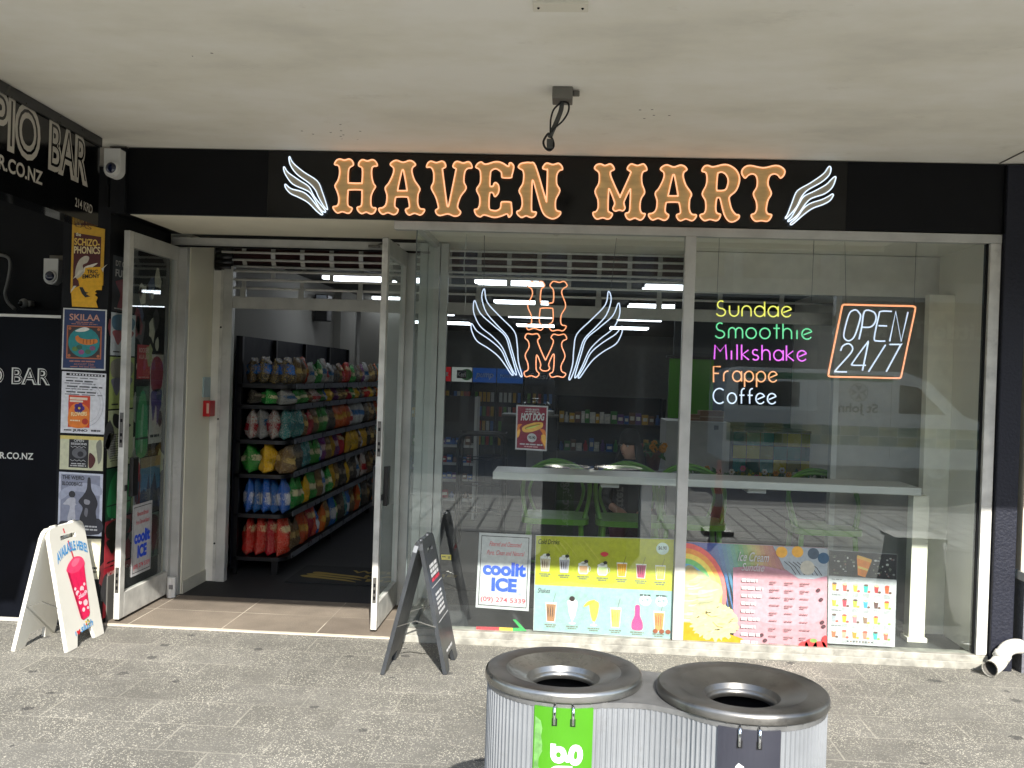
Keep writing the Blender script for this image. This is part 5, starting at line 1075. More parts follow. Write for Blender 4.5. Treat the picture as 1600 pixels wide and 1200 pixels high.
# door mat
GOLD = M('mat gold', '#8f7c3c', .9)
t = thing('door_mat', 'black door mat with gold wing and WELCOME HAVEN MART lettering inside the doorway', 'mat', (-1.3, 1.66, .009))
b = MB(); b.box((-2.12, 1.40, .009), (-.45, 2.05, .017), M('mat pile', '#15191c', .95, 0, .2, 80, bump=.4)); b.build('mat', t)
c = Canvas((-2.12, 1.40, .0172), (1, 0, 0), (0, 0, 1))
for s_, u0, u1, v0, h in (('WELCOME', .42, 1.28, .42, .09), ('HAVEN', .56, 1.14, .26, .09), ('MART', .60, 1.10, .12, .09)): c.text(s_, u0, v0, u1, h, GOLD, k=1, bold=.03)
for k_ in range(3):
    c.poly([(q.x, q.y) for q in cat_rom([V((u + .03 * k_, v + .07 * k_, 0)) for u, v in ((.06, .24), (.12, .26), (.30, .20), (.44, .16), (.54, .08), (.40, .12), (.24, .16), (.1, .19))], 4)], GOLD, 1)
c.build('lettering', t)
# ---------------------------------------------------------------- window counter and stools
t = thing('window_counter', 'long white bar counter behind the display window', 'counter', (.9, .58, 0))
CT = M('white counter laminate', '#cfcfc8', .35, 0, .04)
b = MB(); b.box((-.468, .40, .972), (2.275, .80, 1.022), CT); b.build('counter_top', t, bevel=.006)
b = MB(); b.box((2.235, .43, .061), (2.335, .53, .971), CREAM); b.box((2.222, .415, .031), (2.348, .545, .06), CREAM); b.build('leg', t, bevel=.004)
b = MB(); b.box((.50, .52, .031), (.58, .60, .971), M('dark grey leg', '#3d4144', .5)); b.build('leg', t, bevel=.004)
for x in (.30, 1.25):
    b = MB(); b.box((x - .06, .46, .94), (x + .06, .70, .971), ALU); b.build('bracket', t, bevel=.004)
STG = M('green moulded plastic', '#5a8a2a', .35, 0, .05)
def stool_mesh(root):
    x0, y0 = root.location.x, root.location.y
    q = lambda x, y, z: (x0 + x, y0 + y, z)
    b = MB(); o_ = [(q_.x, q_.y) for q_ in cat_rom([V(p) for p in ((-.21, -.20, 0), (0, -.225, 0), (.21, -.20, 0), (.235, 0, 0), (.20, .19, 0), (0, .22, 0), (-.20, .19, 0), (-.235, 0, 0))], 5)]
    b.slab([[(x0 + x, y0 + y) for x, y in o_]], STG, Mx.Translation((0, 0, .665)), .04); b.build('seat', root, bevel=.01)
    for sx in (-1, 1):
        for sy in (-1, 1):
            b = MB(); b.tube([q(sx * .18, sy * .16, .63), q(sx * .205, sy * .19, .3), q(sx * .225, sy * .215, .012)], [.019, .017, .014], STG, 10); b.build('leg', root)
    b = MB(); b.tube([q(-.205, -.20, .28), q(.205, -.20, .28), q(.21, .20, .28), q(-.21, .20, .28)], .012, STG, 8, closed=True); b.build('footrest', root)
    b = MB(); b.tube(cat_rom([q(*p) for p in ((-.20, -.12, .65), (-.235, -.05, .80), (-.225, .10, .93), (-.13, .21, .99), (0, .235, 1.01), (.13, .21, .99), (.225, .10, .93), (.235, -.05, .80), (.20, -.12, .65))], 6, False), .014, STG, 10)
    b.tube(cat_rom([q(*p) for p in ((-.15, .20, .65), (-.20, .22, .82), (-.10, .235, 1.01), (.04, .22, 1.035), (.20, .14, .97), (.245, .0, .86), (.215, -.02, .66))], 6, False), .012, STG, 10)
    b.tube(cat_rom([q(*p) for p in ((.15, .20, .65), (.20, .22, .82), (.12, .235, .98), (-.06, .22, 1.03), (-.20, .14, .96), (-.245, .0, .85), (-.215, -.02, .66))], 6, False), .012, STG, 10)
    b.build('backrest', root)
sx = [P(870, 735, 1.0).x, P(985, 735, 1.0).x, P(1082, 738, 1.0).x, P(1291, 745, 1.0).x]
sl = ['leftmost green bar stool behind the main window', 'green bar stool in front of the woman in the black beanie', 'green bar stool just right of the window mullion', 'green bar stool behind the right window pane below the open sign']
st0 = None
for x, l in zip(sx, sl):
    if st0 is None: st0 = thing('bar_stool', l, 'bar stool', (x, 1.06, .009), 0, 'green bar stools at the window counter'); stool_mesh(st0)
    else: dup(st0, (x, 1.06, .009), 0, l)

# ---------------------------------------------------------------- seated woman
def skin_mesh(nodes_, edges, mat_fn, name, sub=2):
    me = bpy.data.meshes.new(name); me.from_pydata([n[0] for n in nodes_], edges, []); ob = bpy.data.objects.new(name, me); COL.objects.link(ob)
    sk = ob.modifiers.new('skin', 'SKIN'); sk.use_smooth_shade = True
    for i, n in enumerate(nodes_): me.skin_vertices[0].data[i].radius = (n[1], n[1] * (n[2] if len(n) > 2 else 1)); me.skin_vertices[0].data[i].use_root = i == 0
    sb = ob.modifiers.new('sub', 'SUBSURF'); sb.levels = sub; sb.render_levels = sub
    dg = bpy.context.evaluated_depsgraph_get(); dg.update(); ev = ob.evaluated_get(dg); m2 = bpy.data.meshes.new_from_object(ev)
    vs = [v.co.copy() for v in m2.vertices]; fs = [tuple(p.vertices) for p in m2.polygons]; bpy.data.objects.remove(ob); bpy.data.meshes.remove(m2)
    return vs, fs
SKN = M('skin', '#cfa088', .5, 0, .06); JK = M('dark jacket', '#26282c', .85, 0, .2, 30, bump=.2); MAG = M('magenta cloth', '#7a2352', .8, 0, .1, 20); HAIR = M('dark brown hair', '#1d1613', .5, 0, .3, 60)
wx, wy = P(986, 700, 2.0).x, 2.05; wz = .02
body = [((0, .02, .44), .15, .8), ((0, .02, .62), .135, .75), ((0, .01, .80), .15, .72), ((0, 0, .90), .10, .8), ((0, -.01, .965), .052), ((0, -.02, 1.01), .052),
        ((.15, .0, .875), .06), ((.215, -.05, .66), .045), ((.12, -.27, .60), .030), ((.09, -.33, .60), .034), ((-.15, .0, .875), .06), ((-.215, -.05, .66), .045), ((-.12, -.27, .60), .030), ((-.09, -.33, .60), .034),
        ((.09, -.06, .43), .085), ((.11, -.42, .45), .065), ((.11, -.44, .09), .045), ((.11, -.55, .045), .035), ((-.09, -.06, .43), .085), ((-.11, -.42, .45), .065), ((-.11, -.44, .09), .045), ((-.11, -.55, .045), .035)]
be = [(0, 1), (1, 2), (2, 3), (3, 4), (4, 5), (3, 6), (6, 7), (7, 8), (8, 9), (3, 10), (10, 11), (11, 12), (12, 13), (0, 14), (14, 15), (15, 16), (16, 17), (0, 18), (18, 19), (19, 20), (20, 21)]
for sgn, h_ in ((1, 9), (-1, 13)):
    hx = .09 * sgn
    for k_, (dx, ln) in enumerate(((-.024, .062), (-.008, .072), (.008, .068), (.024, .054))):
        i = len(body); body += [((hx + dx, -.365, .595), .009), ((hx + dx * 1.1, -.365 - ln * .55, .588), .0085), ((hx + dx * 1.1, -.365 - ln, .565), .008)]; be += [(h_, i), (i, i + 1), (i + 1, i + 2)]
    i = len(body); body += [((hx - .035 * sgn, -.335, .595), .010), ((hx - .05 * sgn, -.37, .585), .009)]; be += [(h_, i), (i, i + 1)]
vs, fs = skin_mesh(body, be, None, 'person')
off = V((wx, wy, wz)); b = MB()
for f in fs:
    pass
def zone(c):
    if c.z > .95: return SKN
    if c.y < -.22 and c.z > .52: return SKN
    if c.z < .07: return BLACKPL
    if c.z < .53 : return MAG if c.y < .05 else JK
    return JK
o_ = len(b.v); b.v += [v + off for v in vs]
for f in fs:
    c_ = sum((vs[i] for i in f), V()) / len(f); b.f.append(list(f)); b.fm.append(b.mi(zone(c_))); b.sm.append(True)
# head: a modelled head turned to the left, joined to the neck
hc = V((wx - .01, wy - .035, wz + 1.085)); HR = Mx.Rotation(R(-38), 3, 'Z')
def headpt(th, a):
    x, y, z = math.sin(th) * math.cos(a), math.sin(th) * math.sin(a), math.cos(th)
    r = V((x * .072, y * .090, z * .108))
    fr = max(0, -y)
    if z < 0: r.x *= 1 + .28 * z; r.y *= 1 + .10 * z; r.y -= .012 * fr * -z
    az = math.atan2(x, -y)
    g = lambda a0, z0, sa, sz: math.exp(-((az - a0) / sa) ** 2 - ((z - z0) / sz) ** 2)
    r.y -= .024 * g(0, -.16, .16, .15) + .012 * g(0, .05, .12, .2) - .010 * (g(.42, .10, .2, .13) + g(-.42, .10, .2, .13)) + .007 * g(0, -.45, .3, .07) + .006 * g(0, -.72, .35, .14)
    return r
vs2 = []; nt_, na_ = 28, 40
for i in range(nt_ + 1):
    for k_ in range(na_): vs2.append(hc + HR @ headpt(math.pi * i / nt_, 2 * math.pi * k_ / na_))
f2 = [(i * na_ + k_, (i + 1) * na_ + k_, (i + 1) * na_ + (k_ + 1) % na_, i * na_ + (k_ + 1) % na_) for i in range(nt_) for k_ in range(na_)]
b.add(vs2, f2, SKN, True)
for s_ in (-1, 1):
    b.sph(hc + HR @ V((s_ * .072, .008, -.005)), .024, SKN, 10, (.35, .7, 1.1))
    b.sph(hc + HR @ V((s_ * .029, -.076, .012)), .0105, M('eye white', '#c9c4bb', .3), 10); b.sph(hc + HR @ V((s_ * .029, -.0835, .012)), .0052, BLACKG, 8)
b.sph(hc + HR @ V((0, -.082, -.052)), .016, M('lips', '#8a4a44', .5), 10, (1.2, .35, .38))
person = b.build('person'); tag(person, 'seated woman in a black beanie and dark jacket with long dark hair behind the window counter', 'person'); person['label'] = 'woman in a black beanie with long dark hair seated behind the counter'
b = MB()
prof = [(.0, .135), (.04, .13), (.07, .105), (.086, .07), (.09, .035), (.092, .03), (.092, .004), (.088, 0)]
b.lathe([(r_ * .92, z) for r_, z in prof][::-1], hc + V((0, .006, .018)), M('black knit', '#0f1012', .95, 0, .3, 120, bump=.4), 28, HR @ Mx.Diagonal((1, 1.12, 1))); b.build('beanie', person)
b = MB(); rr = random.Random(2)
for i in range(46):
    a = R(-22 + 224 * i / 45); p0 = hc + HR @ V((.078 * math.cos(a), .088 * math.sin(a) + .01, .02)); side_ = HR @ V((math.cos(a), math.sin(a), 0))
    ln = .26 + .06 * rr.random(); b.tube(cat_rom([p0, p0 + side_ * .02 + V((0, 0, -.08)), p0 + side_ * .035 + V((0, 0, -.17)), p0 + side_ * .03 + V((rr.uniform(-.02, .02), -.01, -ln))], 3, False), [.012] * 7 + [.010, .008, .004][:3], HAIR, 6)
b.build('hair', person)
b = MB(); b.lathe([(.062, 0), (.075, .02), (.07, .045), (.058, .05)], (wx, wy - .01, wz + .935), JK, 20); b.build('collar', person)
t = thing('chair', 'dark seat under the woman in the beanie', 'chair', (wx, wy + .05, .01))
b = MB(); b.box((wx - .21, wy - .16, .30), (wx + .21, wy + .24, .335), BLACKPL); b.build('seat', t, bevel=.01)
b = MB(); b.box((wx - .20, wy + .215, .34), (wx + .20, wy + .245, .78), BLACKPL); b.build('backrest', t, bevel=.01)
for sx_ in (-1, 1):
    for yy in (-.13, .2):
        b = MB(); b.tube([(wx + sx_ * .18, wy + yy, .30), (wx + sx_ * .19, wy + yy, .009)], .012, BLACKPL, 8); b.build('leg', t)

# ---------------------------------------------------------------- deeper shop interior
FR = M('fridge black', '#141619', .4)
frl = [('#b3121c', 'Ca', 672, 705, '#d8d8d8', 'red header', None), ('#c9cfc8', 'Keri', 705, 738, '#1c1c1c', 'white and green header', '#3a9a3a'), ('#1d4f9c', 'pump', 738, 776, '#dfe6ee', 'bright blue header', None), ('#15509a', 'POWERADE', 776, 818, '#9fc0e0', 'deeper blue header', None), ('#1b1e24', 'fresh', 820, 868, '#b9bcc4', 'black header with white script', None)]
for h_, tx, xa, xb_, fc, lb, dot in frl:
    xa, xb_ = P(xa, 585, 14.1).x, P(xb_, 585, 14.1).x; t = thing('drinks_fridge', f'drinks fridge with a {lb} at the far end of the shop', 'fridge', ((xa + xb_) / 2, 14.4, .009), 0, 'drinks fridges along the rear wall')
    b = MB(); b.box((xa + .004, 14.14, .009), (xb_ - .004, 14.9, 1.80), FR); b.build('cabinet', t)
    HM_ = M('lit header ' + h_, h_, .4, emit=.10)
    c = Canvas((xa + .01, 14.13, 1.50), (1, 0, 0), (0, -1, 0), t=.01); w_ = xb_ - xa - .02; c.board([(0, 0), (w_, 0), (w_, .30), (0, .30)], HM_)
    if dot: c.ell(.40 * w_ + .14, .15, .13, .12, K(dot), 1); c.rect(.25 * w_, .07, .72 * w_, .24, K('#20241f'), 2); c.text(tx, .29 * w_, .11, .68 * w_, .09, K('#d8d8d0'), k=3, bold=.02)
    else: c.text(tx, .12 * w_, .11, .88 * w_, .12 if len(tx) < 6 else .07, K(fc), k=2, bold=.02, shear=.25 if tx in ('Ca', 'pump', 'fresh') else 0)
    c.build('header', t)
    b = MB(); b.box((xa + .03, 14.128, .12), (xb_ - .03, 14.134, 1.46), ACRY); d_ = b.build('glass_door', t)
    b = MB(); rr = random.Random(int(xa * 100))
    for z in (.2, .5, .8, 1.1):
        for k_ in range(5):
            x = xa + .07 + k_ * (w_ - .1) / 4.6; b.box((x, 14.10, z), (x + .06, 14.127, z + .2), K(rr.choice(['#a83a2c', '#3a6aa8', '#c8c8c0', '#5a8a3c', '#c89a2c'])))
    tag(b.build('bottles', t), kind='stuff')
# shelving units with packets
PK = [('red', '#a8262c'), ('blue', '#2f5a9a'), ('white', '#c4c2b8'), ('green', '#3a7a3c'), ('yellow', '#c49a2c'), ('purple', '#5c3a78'), ('brown', '#6a4a34')]
pkm = {}
def packet(col, h_, x, y, z, w_, h, label, grp, kind=0):
    key = (col, kind)
    if key not in pkm:
        b = MB(); m_ = M('packet ' + col, h_, .4, 0, .25, 40)
        if kind == 0: b.rbox((-.5, -.5, 0), (.5, .5, 1), m_, .08); b.box((-.35, -.515, .35), (.35, -.502, .7), K('#d8d4c4'))
        else: b.lathe([(.42, 0), (.5, .05), (.5, .6), (.22, .78), (.2, .92), (.24, .93), (.24, 1.0), (0, 1.0)], (0, 0, 0), m_, 12)
        o = b.build('packet'); pkm[key] = o.data; bpy.data.objects.remove(o)
    o = bpy.data.objects.new('bottle' if kind else 'packet', pkm[key]); COL.objects.link(o); o.location = (x, y, z); o.scale = (w_, .05 if not kind else w_, h); o.rotation_euler = (0, 0, random.uniform(-.15, .15)); tag(o, label, 'bottle' if kind else 'packet', grp)
def unit(name, label, xa, xb_, y, zl, top, mat_, place, cols, dens, seed, hmax=.16):
    t = thing(name, label, 'shelf', ((xa + xb_) / 2, y, .009)); rr = random.Random(seed)
    for x in (xa, xb_):
        b = MB(); b.box((x - .015, y - .02, .009), (x + .015, y + .32, top), mat_); b.build('upright', t)
    b = MB(); b.box((xa + .016, y + .30, .05), (xb_ - .016, y + .32, top), FR); b.build('back_panel', t)
    for i, z in enumerate(zl):
        b = MB(); b.box((xa + .016, y - .03, z - .03), (xb_ - .016, y + .299, z - .002), mat_); b.build('shelf_board', t)
        x = xa + .05
        while x < xb_ - .06:
            w_ = rr.uniform(.045, .085); cn, ch = rr.choice(cols); k_ = 1 if rr.random() < .25 else 0; pl = SHN[min(i, 5)] if False else ('bottom', 'second', 'third', 'fourth')[i]
            packet(cn, ch, x + w_ / 2, y + .03, z, w_ * .95 if not k_ else .055, rr.uniform(.55, 1) * hmax, f'{cn} {"bottle" if k_ else "packet"} on the {pl} level of {place}', f'{cn} {"bottles" if k_ else "packets"} on the {pl} level of {place}', k_)
            x += w_ / dens
WSH = M('white shelf edge', '#b9b9b4', .5)
xa, xb_ = P(652, 700, 5.0).x, P(742, 700, 5.0).x
unit('confectionery_shelf', 'white edged sweets shelf seen at the left of the main window', xa, xb_, 5.0, [P(700, q, 5.0).z for q in (778, 748, 722, 694)], 1.40, WSH, 'the white edged sweets shelf', PK[:3] + PK[5:], 1.0, 4, .10)
xa, xb_ = P(866, 700, 6.4).x, P(1036, 700, 6.4).x
unit('counter_shelf', 'dark product shelf behind the seated woman', xa, xb_, 6.4, [P(950, q, 6.4).z for q in (745, 706, 662)], 1.42, FR, 'the dark product shelf', PK, .95, 5, .17)
# arched black rack
p0, p1 = P(713, 800, 3.2), P(785, 800, 3.2); zt = P(750, 679, 3.2).z
t = thing('wire_rack', 'black tube rack with a rounded arched top behind the window', 'rack', ((p0.x + p1.x) / 2, 3.3, .009))
for y in (3.2, 3.5):
    b = MB(); w_ = p1.x - p0.x; b.tube([(p0.x, y, .009)] + [(p0.x + .09 - .09 * math.cos(R(a)), y, zt - .10 + .10 * math.sin(R(a))) for a in range(0, 91, 18)] + [(p1.x - .09 + .09 * math.sin(R(a)), y, zt - .10 + .10 * math.cos(R(a))) for a in range(0, 91, 18)] + [(p1.x, y, .009)], .016, BLACKPL, 8); b.build('frame', t)
b = MB()
for z in (.35, .6, .85, 1.1): b.tube([(p0.x, 3.2, z), (p1.x, 3.2, z), (p1.x, 3.5, z), (p0.x, 3.5, z)], .006, BLACKPL, 6, closed=True)
for k_ in range(6): x = p0.x + (p1.x - p0.x) * (k_ + .5) / 6; b.tube([(x, 3.2, .35), (x, 3.2, 1.1)], .003, BLACKPL, 5)
b.build('wire_basket', t)
# hot food cabinet
p = P(838, 645, 6.0); t = thing('food_warmer', 'glass domed hot food cabinet on the dark counter', 'food warmer', p)
b = MB(); b.box((p.x - .22, 5.9, p.z - .02), (p.x + .22, 6.25, p.z + .03), STEEL); b.build('base', t, bevel=.005)
b = MB(); b.sph((p.x, 6.08, p.z + .032), .2, ACRY, 20, (1, .8, .75)); b.build('glass_dome', t)
for k_ in range(3): b = MB(); b.tube([(p.x - .1 + .1 * k_, 6.0, p.z + .06), (p.x - .08 + .1 * k_, 6.15, p.z + .06)], .02, M('sausage', '#8a4a2a', .4), 8); b.build('sausage', t)
t = thing('service_counter', 'dark service counter carrying the hot food cabinet', 'counter', (p.x, 6.1, .009))
b = MB(); b.box((p.x - .40, 5.85, .009), (p.x + .27, 6.3, p.z - .045), FR); b.build('body', t); b = MB(); b.box((p.x - .42, 5.82, p.z - .044), (p.x + .274, 6.32, p.z - .021), STEELD); b.build('top', t, bevel=.004)
b = MB(); b.box((p.x - .1, 5.838, .55), (p.x + .1, 5.848, .95), M('silver menu plate', '#9a9a96', .4)); b.build('plate', t)
# white cabinet with boxes on it
pa, pb = P(1041, 657, 3.2), P(1139, 730, 3.2); t = thing('white_cabinet', 'plain white cabinet behind the mullion with cardboard boxes on it', 'cabinet', ((pa.x + pb.x) / 2, 3.5, .009))
b = MB(); b.box((pa.x, 3.2, .009), (pb.x, 3.75, pa.z), M('cabinet white', '#c4c4be', .5)); b.build('body', t, bevel=.005); b = MB(); b.box((pb.x - .15, 3.19, pa.z - .07), (pb.x - .11, 3.198, pa.z - .03), BLACKPL); b.build('lock', t)
for xa_, xb2, h_, lb in ((1076, 1096, .06, 'low brown cardboard box on the white cabinet'), (1093, 1130, .10, 'wider brown cardboard box on the white cabinet')):
    q0, q1 = P(xa_, 650, 3.35), P(xb2 if xa_ > 1080 else 1092, 650, 3.35); b = MB(); b.box((q0.x, 3.3, pa.z + .002), (q1.x, 3.5, pa.z + h_), M('cardboard', '#8a6a48', .8)); b.box((q0.x, 3.297, pa.z + h_ * .4), (q1.x, 3.299, pa.z + h_ * .5), M('packing tape', '#a8916a', .3)); tag(b.build('cardboard_box', bevel=.003), lb, 'box')
# green panel, tiled counter, plant wall, planter
pa, pb = P(1046, 560, 5.15), P(1112, 655, 5.15); t = thing('green_panel', 'bright green wall panel with a dark rail above the white cabinet', 'wall panel', ((pa.x + pb.x) / 2, 5.15, pb.z))
b = MB(); b.box((pa.x, 5.12, pb.z), (pb.x, 5.17, pa.z), M('lime paint', '#4f9a18', .6)); b.build('panel', t); b = MB(); b.box((pa.x - .03, 5.10, pa.z), (pb.x + .02, 5.17, pa.z + .03), BLACKPL); b.build('rail', t)
pa, pb = P(1146, 674, 4.3), P(1314, 760, 4.3); t = thing('tiled_counter', 'counter faced with teal and yellow square tiles behind the flowers', 'counter', ((pa.x + pb.x) / 2, 4.5, .009))
b = MB(); b.box((pa.x, 4.31, .009), (pb.x, 4.8, pa.z), FR); n_ = 8; s_ = (pb.x - pa.x) / n_; TL = [M('teal tile', '#1d8a86', .25), M('yellow tile', '#c4b81c', .25), M('dark teal tile', '#155e5c', .25), M('olive tile', '#8f8a1c', .25)]
b.build('carcass', t); b = MB()
for j in range(4):
    for i in range(n_): z = pa.z - s_ * (j + 1); b.box((pa.x + s_ * i + .004, 4.30, z + .004), (pa.x + s_ * (i + 1) - .004, 4.309, z + s_ - .004), TL[(i // 3 + j) % 2 + (2 if (i + j) % 3 == 0 else 0)])
b.build('tile_front', t); b = MB(); b.box((pa.x - .02, 4.26, pa.z), (pb.x, 4.82, pa.z + .03), STEELD); b.build('worktop', t, bevel=.004)
LEAF = [M('leaf dark', '#27521f', .6, 0, .2, 20), M('leaf light', '#44742c', .6, 0, .2, 20)]
def leaves(b, lo, hi, n, s_, rr):
    for i in range(n):
        p = V([rr.uniform(lo[k_], hi[k_]) for k_ in range(3)]); d = V((rr.gauss(0, 1), rr.gauss(-.6, .7), rr.gauss(0, .8))).normalized(); e = d.orthogonal().normalized(); e = (Mx.Rotation(rr.uniform(0, 6.3), 3, d) @ e); l_ = s_ * rr.uniform(.6, 1.3)
        b.add([p, p + e * l_ * .5 + d.cross(e) * l_ * .28 + d * l_ * .05, p + e * l_, p + e * l_ * .5 - d.cross(e) * l_ * .28 + d * l_ * .05], [(0, 1, 2, 3)], LEAF[rr.random() < .4])
pa, pb = P(1272, 470, 4.9), P(1318, 690, 4.9); t = thing('plant_wall', 'strip of artificial green leaves on the wall beside the partition', 'plant', ((pa.x + pb.x) / 2, 4.95, pb.z))
b = MB(); b.box((pa.x, 4.93, pb.z), (pb.x, 4.96, pa.z), M('leaf backing', '#142a12', .8)); b.build('backing', t); b = MB(); leaves(b, (pa.x - .02, 4.80, pb.z), (pb.x + .02, 4.93, pa.z), 1500, .07, random.Random(8)); b.build('foliage', t)
pa, pb = P(1075, 748, 2.6), P(1305, 748, 2.6); z0 = P(1180, 760, 2.6).z; t = thing('planter', 'long dark planter trough of small flowers in front of the tiled counter', 'planter', ((pa.x + pb.x) / 2, 2.6, .009))
b = MB(); b.box((pa.x, 2.5, .009), (pb.x, 2.7, z0), M('planter brown', '#3a3029', .7)); b.build('trough', t, bevel=.005); b = MB(); leaves(b, (pa.x, 2.5, z0), (pb.x, 2.7, z0 + .10), 700, .06, random.Random(4)); b.build('foliage', t)
rr = random.Random(6); FL = [M('pink petals', '#b8607a', .6), M('white petals', '#c8c4b8', .6), M('orange petals', '#c8861c', .6)]
for i in range(14):
    x = rr.uniform(pa.x + .05, pb.x - .05); y = rr.uniform(2.48, 2.6); z = z0 + rr.uniform(.07, .16); b = MB(); m_ = FL[0 if i % 3 == 0 else 1 if i % 3 == 1 else 2]
    for a in range(6): b.sph((x + .016 * math.cos(a * 1.047), y, z + .016 * math.sin(a * 1.047)), .012, m_, 6, (1, .5, 1))
    b.sph((x, y - .006, z), .009, K('#8a6a1c'), 6); b.build('flower', t)
p = P(1022, 700, 2.7); t = thing('pot_plant', 'small pot of orange yellow flowers to the right of the woman', 'plant', (p.x, 2.75, p.z - .35))
b = MB(); b.lathe([(.05, 0), (.075, .16), (.08, .17), (.07, .17), (0, .15)], (p.x, 2.75, p.z - .20), M('clay pot', '#6a4030', .7), 18); b.build('pot', t); b = MB(); leaves(b, (p.x - .08, 2.68, p.z - .05), (p.x + .08, 2.82, p.z + .02), 90, .07, rr); b.build('foliage', t)
for i in range(7):
    b = MB(); x, y, z = p.x + rr.uniform(-.09, .09), 2.68 + rr.uniform(-.03, .03), p.z + rr.uniform(-.01, .05)
    for a in range(7): b.sph((x + .018 * math.cos(a * .9), y, z + .018 * math.sin(a * .9)), .013, FL[2], 6, (1, .5, 1))
    b.build('flower', t)
t = thing('plant_stand', 'low dark stand under the pot of orange flowers', 'stand', (p.x, 2.75, .009)); b = MB(); b.box((p.x - .14, 2.62, p.z - .235), (p.x + .14, 2.88, p.z - .202), FR); b.build('top', t)
for sx_ in (-.11, .11):
    for sy_ in (2.65, 2.85): b = MB(); b.tube([(p.x + sx_, sy_, .009), (p.x + sx_, sy_, p.z - .236)], .012, FR, 8); b.build('leg', t)

# ---------------------------------------------------------------- folding boards on the footpath
def aframe(name, label, f1, f2, g1, g2, zt, m, edge):
    """f1,f2: feet of the printed panel (left and right for a viewer in front of it); g1,g2: feet of the rear panel"""
    f1, f2, g1, g2 = V(f1), V(f2), V(g1), V(g2); r1, r2 = (f1 + g1) / 2, (f2 + g2) / 2; r1.z = r2.z = zt
    r1 = r1 * .985 + r2 * .015; t = thing(name, label, 'folding sign', (f1 + f2 + g1 + g2) / 4); out = []
    for a, c_, ra, rb, sg in ((f1, f2, r1, r2, 1), (g2, g1, r2, r1, 1)):
        U_ = (c_ - a).normalized(); w_ = (c_ - a).length; up = (ra - a); up = (up - U_ * up.dot(U_)); L_ = up.length; W_ = up.normalized(); N_ = U_.cross(W_)
        oth = ((g1 + g2) if a is f1 else (f1 + f2)) / 2 - (a + c_) / 2
        Mt = Mx((U_, W_, N_)).transposed().to_4x4(); Mt.translation = a + N_ * .012
        k_ = w_ / .40; o_ = [(0, 0), (.10 * k_, 0), (.125 * k_, .075), (w_ - .125 * k_, .075), (w_ - .10 * k_, 0), (w_, 0), (w_ - .012, L_ - .05), (w_ - .025, L_ - .015), (w_ - .05, L_), (.05, L_), (.025, L_ - .015), (.012, L_ - .05)]
        hs = [(w_ * .30, L_ - .085), (w_ * .30, L_ - .06), (w_ * .70, L_ - .06), (w_ * .70, L_ - .085)]
        b = MB(); b.slab([o_, hs], m, Mt, .022, edge); pn = b.build('panel', t, bevel=.004); out.append((a + N_ * .0125, U_, N_, w_, L_, pn))
    for s_ in (0, 1):
        fa, ga = (f1, g1) if s_ == 0 else (f2, g2); ra = (fa + ga) / 2; ra.z = zt; q = lambda a, k_: a + (ra - a) * k_
        mid = (q(fa, .36) + q(ga, .36)) / 2 + V((0, 0, .035)); off_ = (f2 - f1).normalized() * (.012 if s_ == 0 else -.012)
        b = MB(); b.bar(q(fa, .36) + off_, mid + off_, .012, .003, STEEL); b.bar(mid + off_, q(ga, .36) + off_, .012, .003, STEEL); b.build('brace', t)
    for k_ in (.25, .75): p_ = r1 * (1 - k_) + r2 * k_; b = MB(); b.tube([p_ + V((0, -.03, 0)), p_ + V((0, .03, 0))], .012, edge, 8); b.build('hinge', t)
    return t, out
WPL = M('white moulded plastic', '#d4d2c8', .4, 0, .05, 5)
f1, f2, g1 = G(103, 1020), G(160, 990), G(20, 1018); g2 = g1 + (f2 - f1) * 1.0
t, out = aframe('folding_board', 'white plastic folding board with a pink slush cup print', f1, f2, g1, g2, PX(100, 819, (f1.x + g1.x) / 2).z, WPL, WPL)
O_, U_, N_, w_, L_, pn = out[0]; c = Canvas(O_, U_, N_, t=.001); c.bi = lambda u, v: (u * w_, (1 - v) * L_)
PNK, DPK, SKY = K('#d81e52'), K('#a81440'), K('#3f8fc8')
btext(c, 'AVAILABLE HERE!', .12, .295, .93, .075, SKY, k=2, bold=.03, arc=.045, dv=-.01)
bpoly(c, [(.455, .14), (.49, .135), (.56, .31), (.53, .32)], K('#c8404a'), 1); bpoly(c, [(.39, .03), (.42, .028), (.435, .068), (.405, .068)], K('#c8404a'), 1); 
bsm(c, [(.30, .38), (.34, .34), (.42, .31), (.55, .285), (.70, .295), (.78, .33), (.78, .38), (.6, .42), (.42, .42)], K('#e0406a'), 3); bsm(c, [(.45, .33), (.55, .30), (.68, .31), (.6, .35), (.48, .36)], K('#ea6a88'), 4)
bpoly(c, [(.31, .385), (.42, .41), (.6, .412), (.77, .37), (.70, .78), (.66, .80), (.50, .81), (.45, .79)], PNK, 4); bpoly(c, [(.31, .385), (.36, .395), (.50, .805), (.45, .79)], DPK, 5)
for u, v, r_ in ((.47, .58, .05), (.6, .56, .055), (.68, .6, .04), (.5, .66, .045), (.63, .68, .06), (.55, .73, .04), (.43, .54, .03), (.68, .53, .03), (.67, .73, .03)): bell(c, u, v, r_, r_ * .45, K('#e6c8cc'), 6, 9)
bell(c, .57, .615, .13, .045, PNK, 7); btext(c, 'slush', .47, .63, .68, .04, K('#e6e0ea'), k=8, shear=.3, bold=.01, dv=-.01)
btext(c, 'I', .25, .905, .27, .035, SKY, k=3); bsm(c, [(.34, .907), (.29, .885), (.30, .87), (.335, .875), (.37, .865), (.38, .882)], K('#c8202c'), 3); btext(c, 'slush', .40, .90, .74, .055, SKY, k=3, bold=.015, shear=.2, dv=-.015)
for a in range(5): bell(c, .60 + .045 * math.cos(a * 1.257), .845 + .018 * math.sin(a * 1.257), .022, .009, K(['#d8a02c', '#7a9a3c', '#c8602c', '#e0c040', '#5a8a4c'][a]), 4, 8)
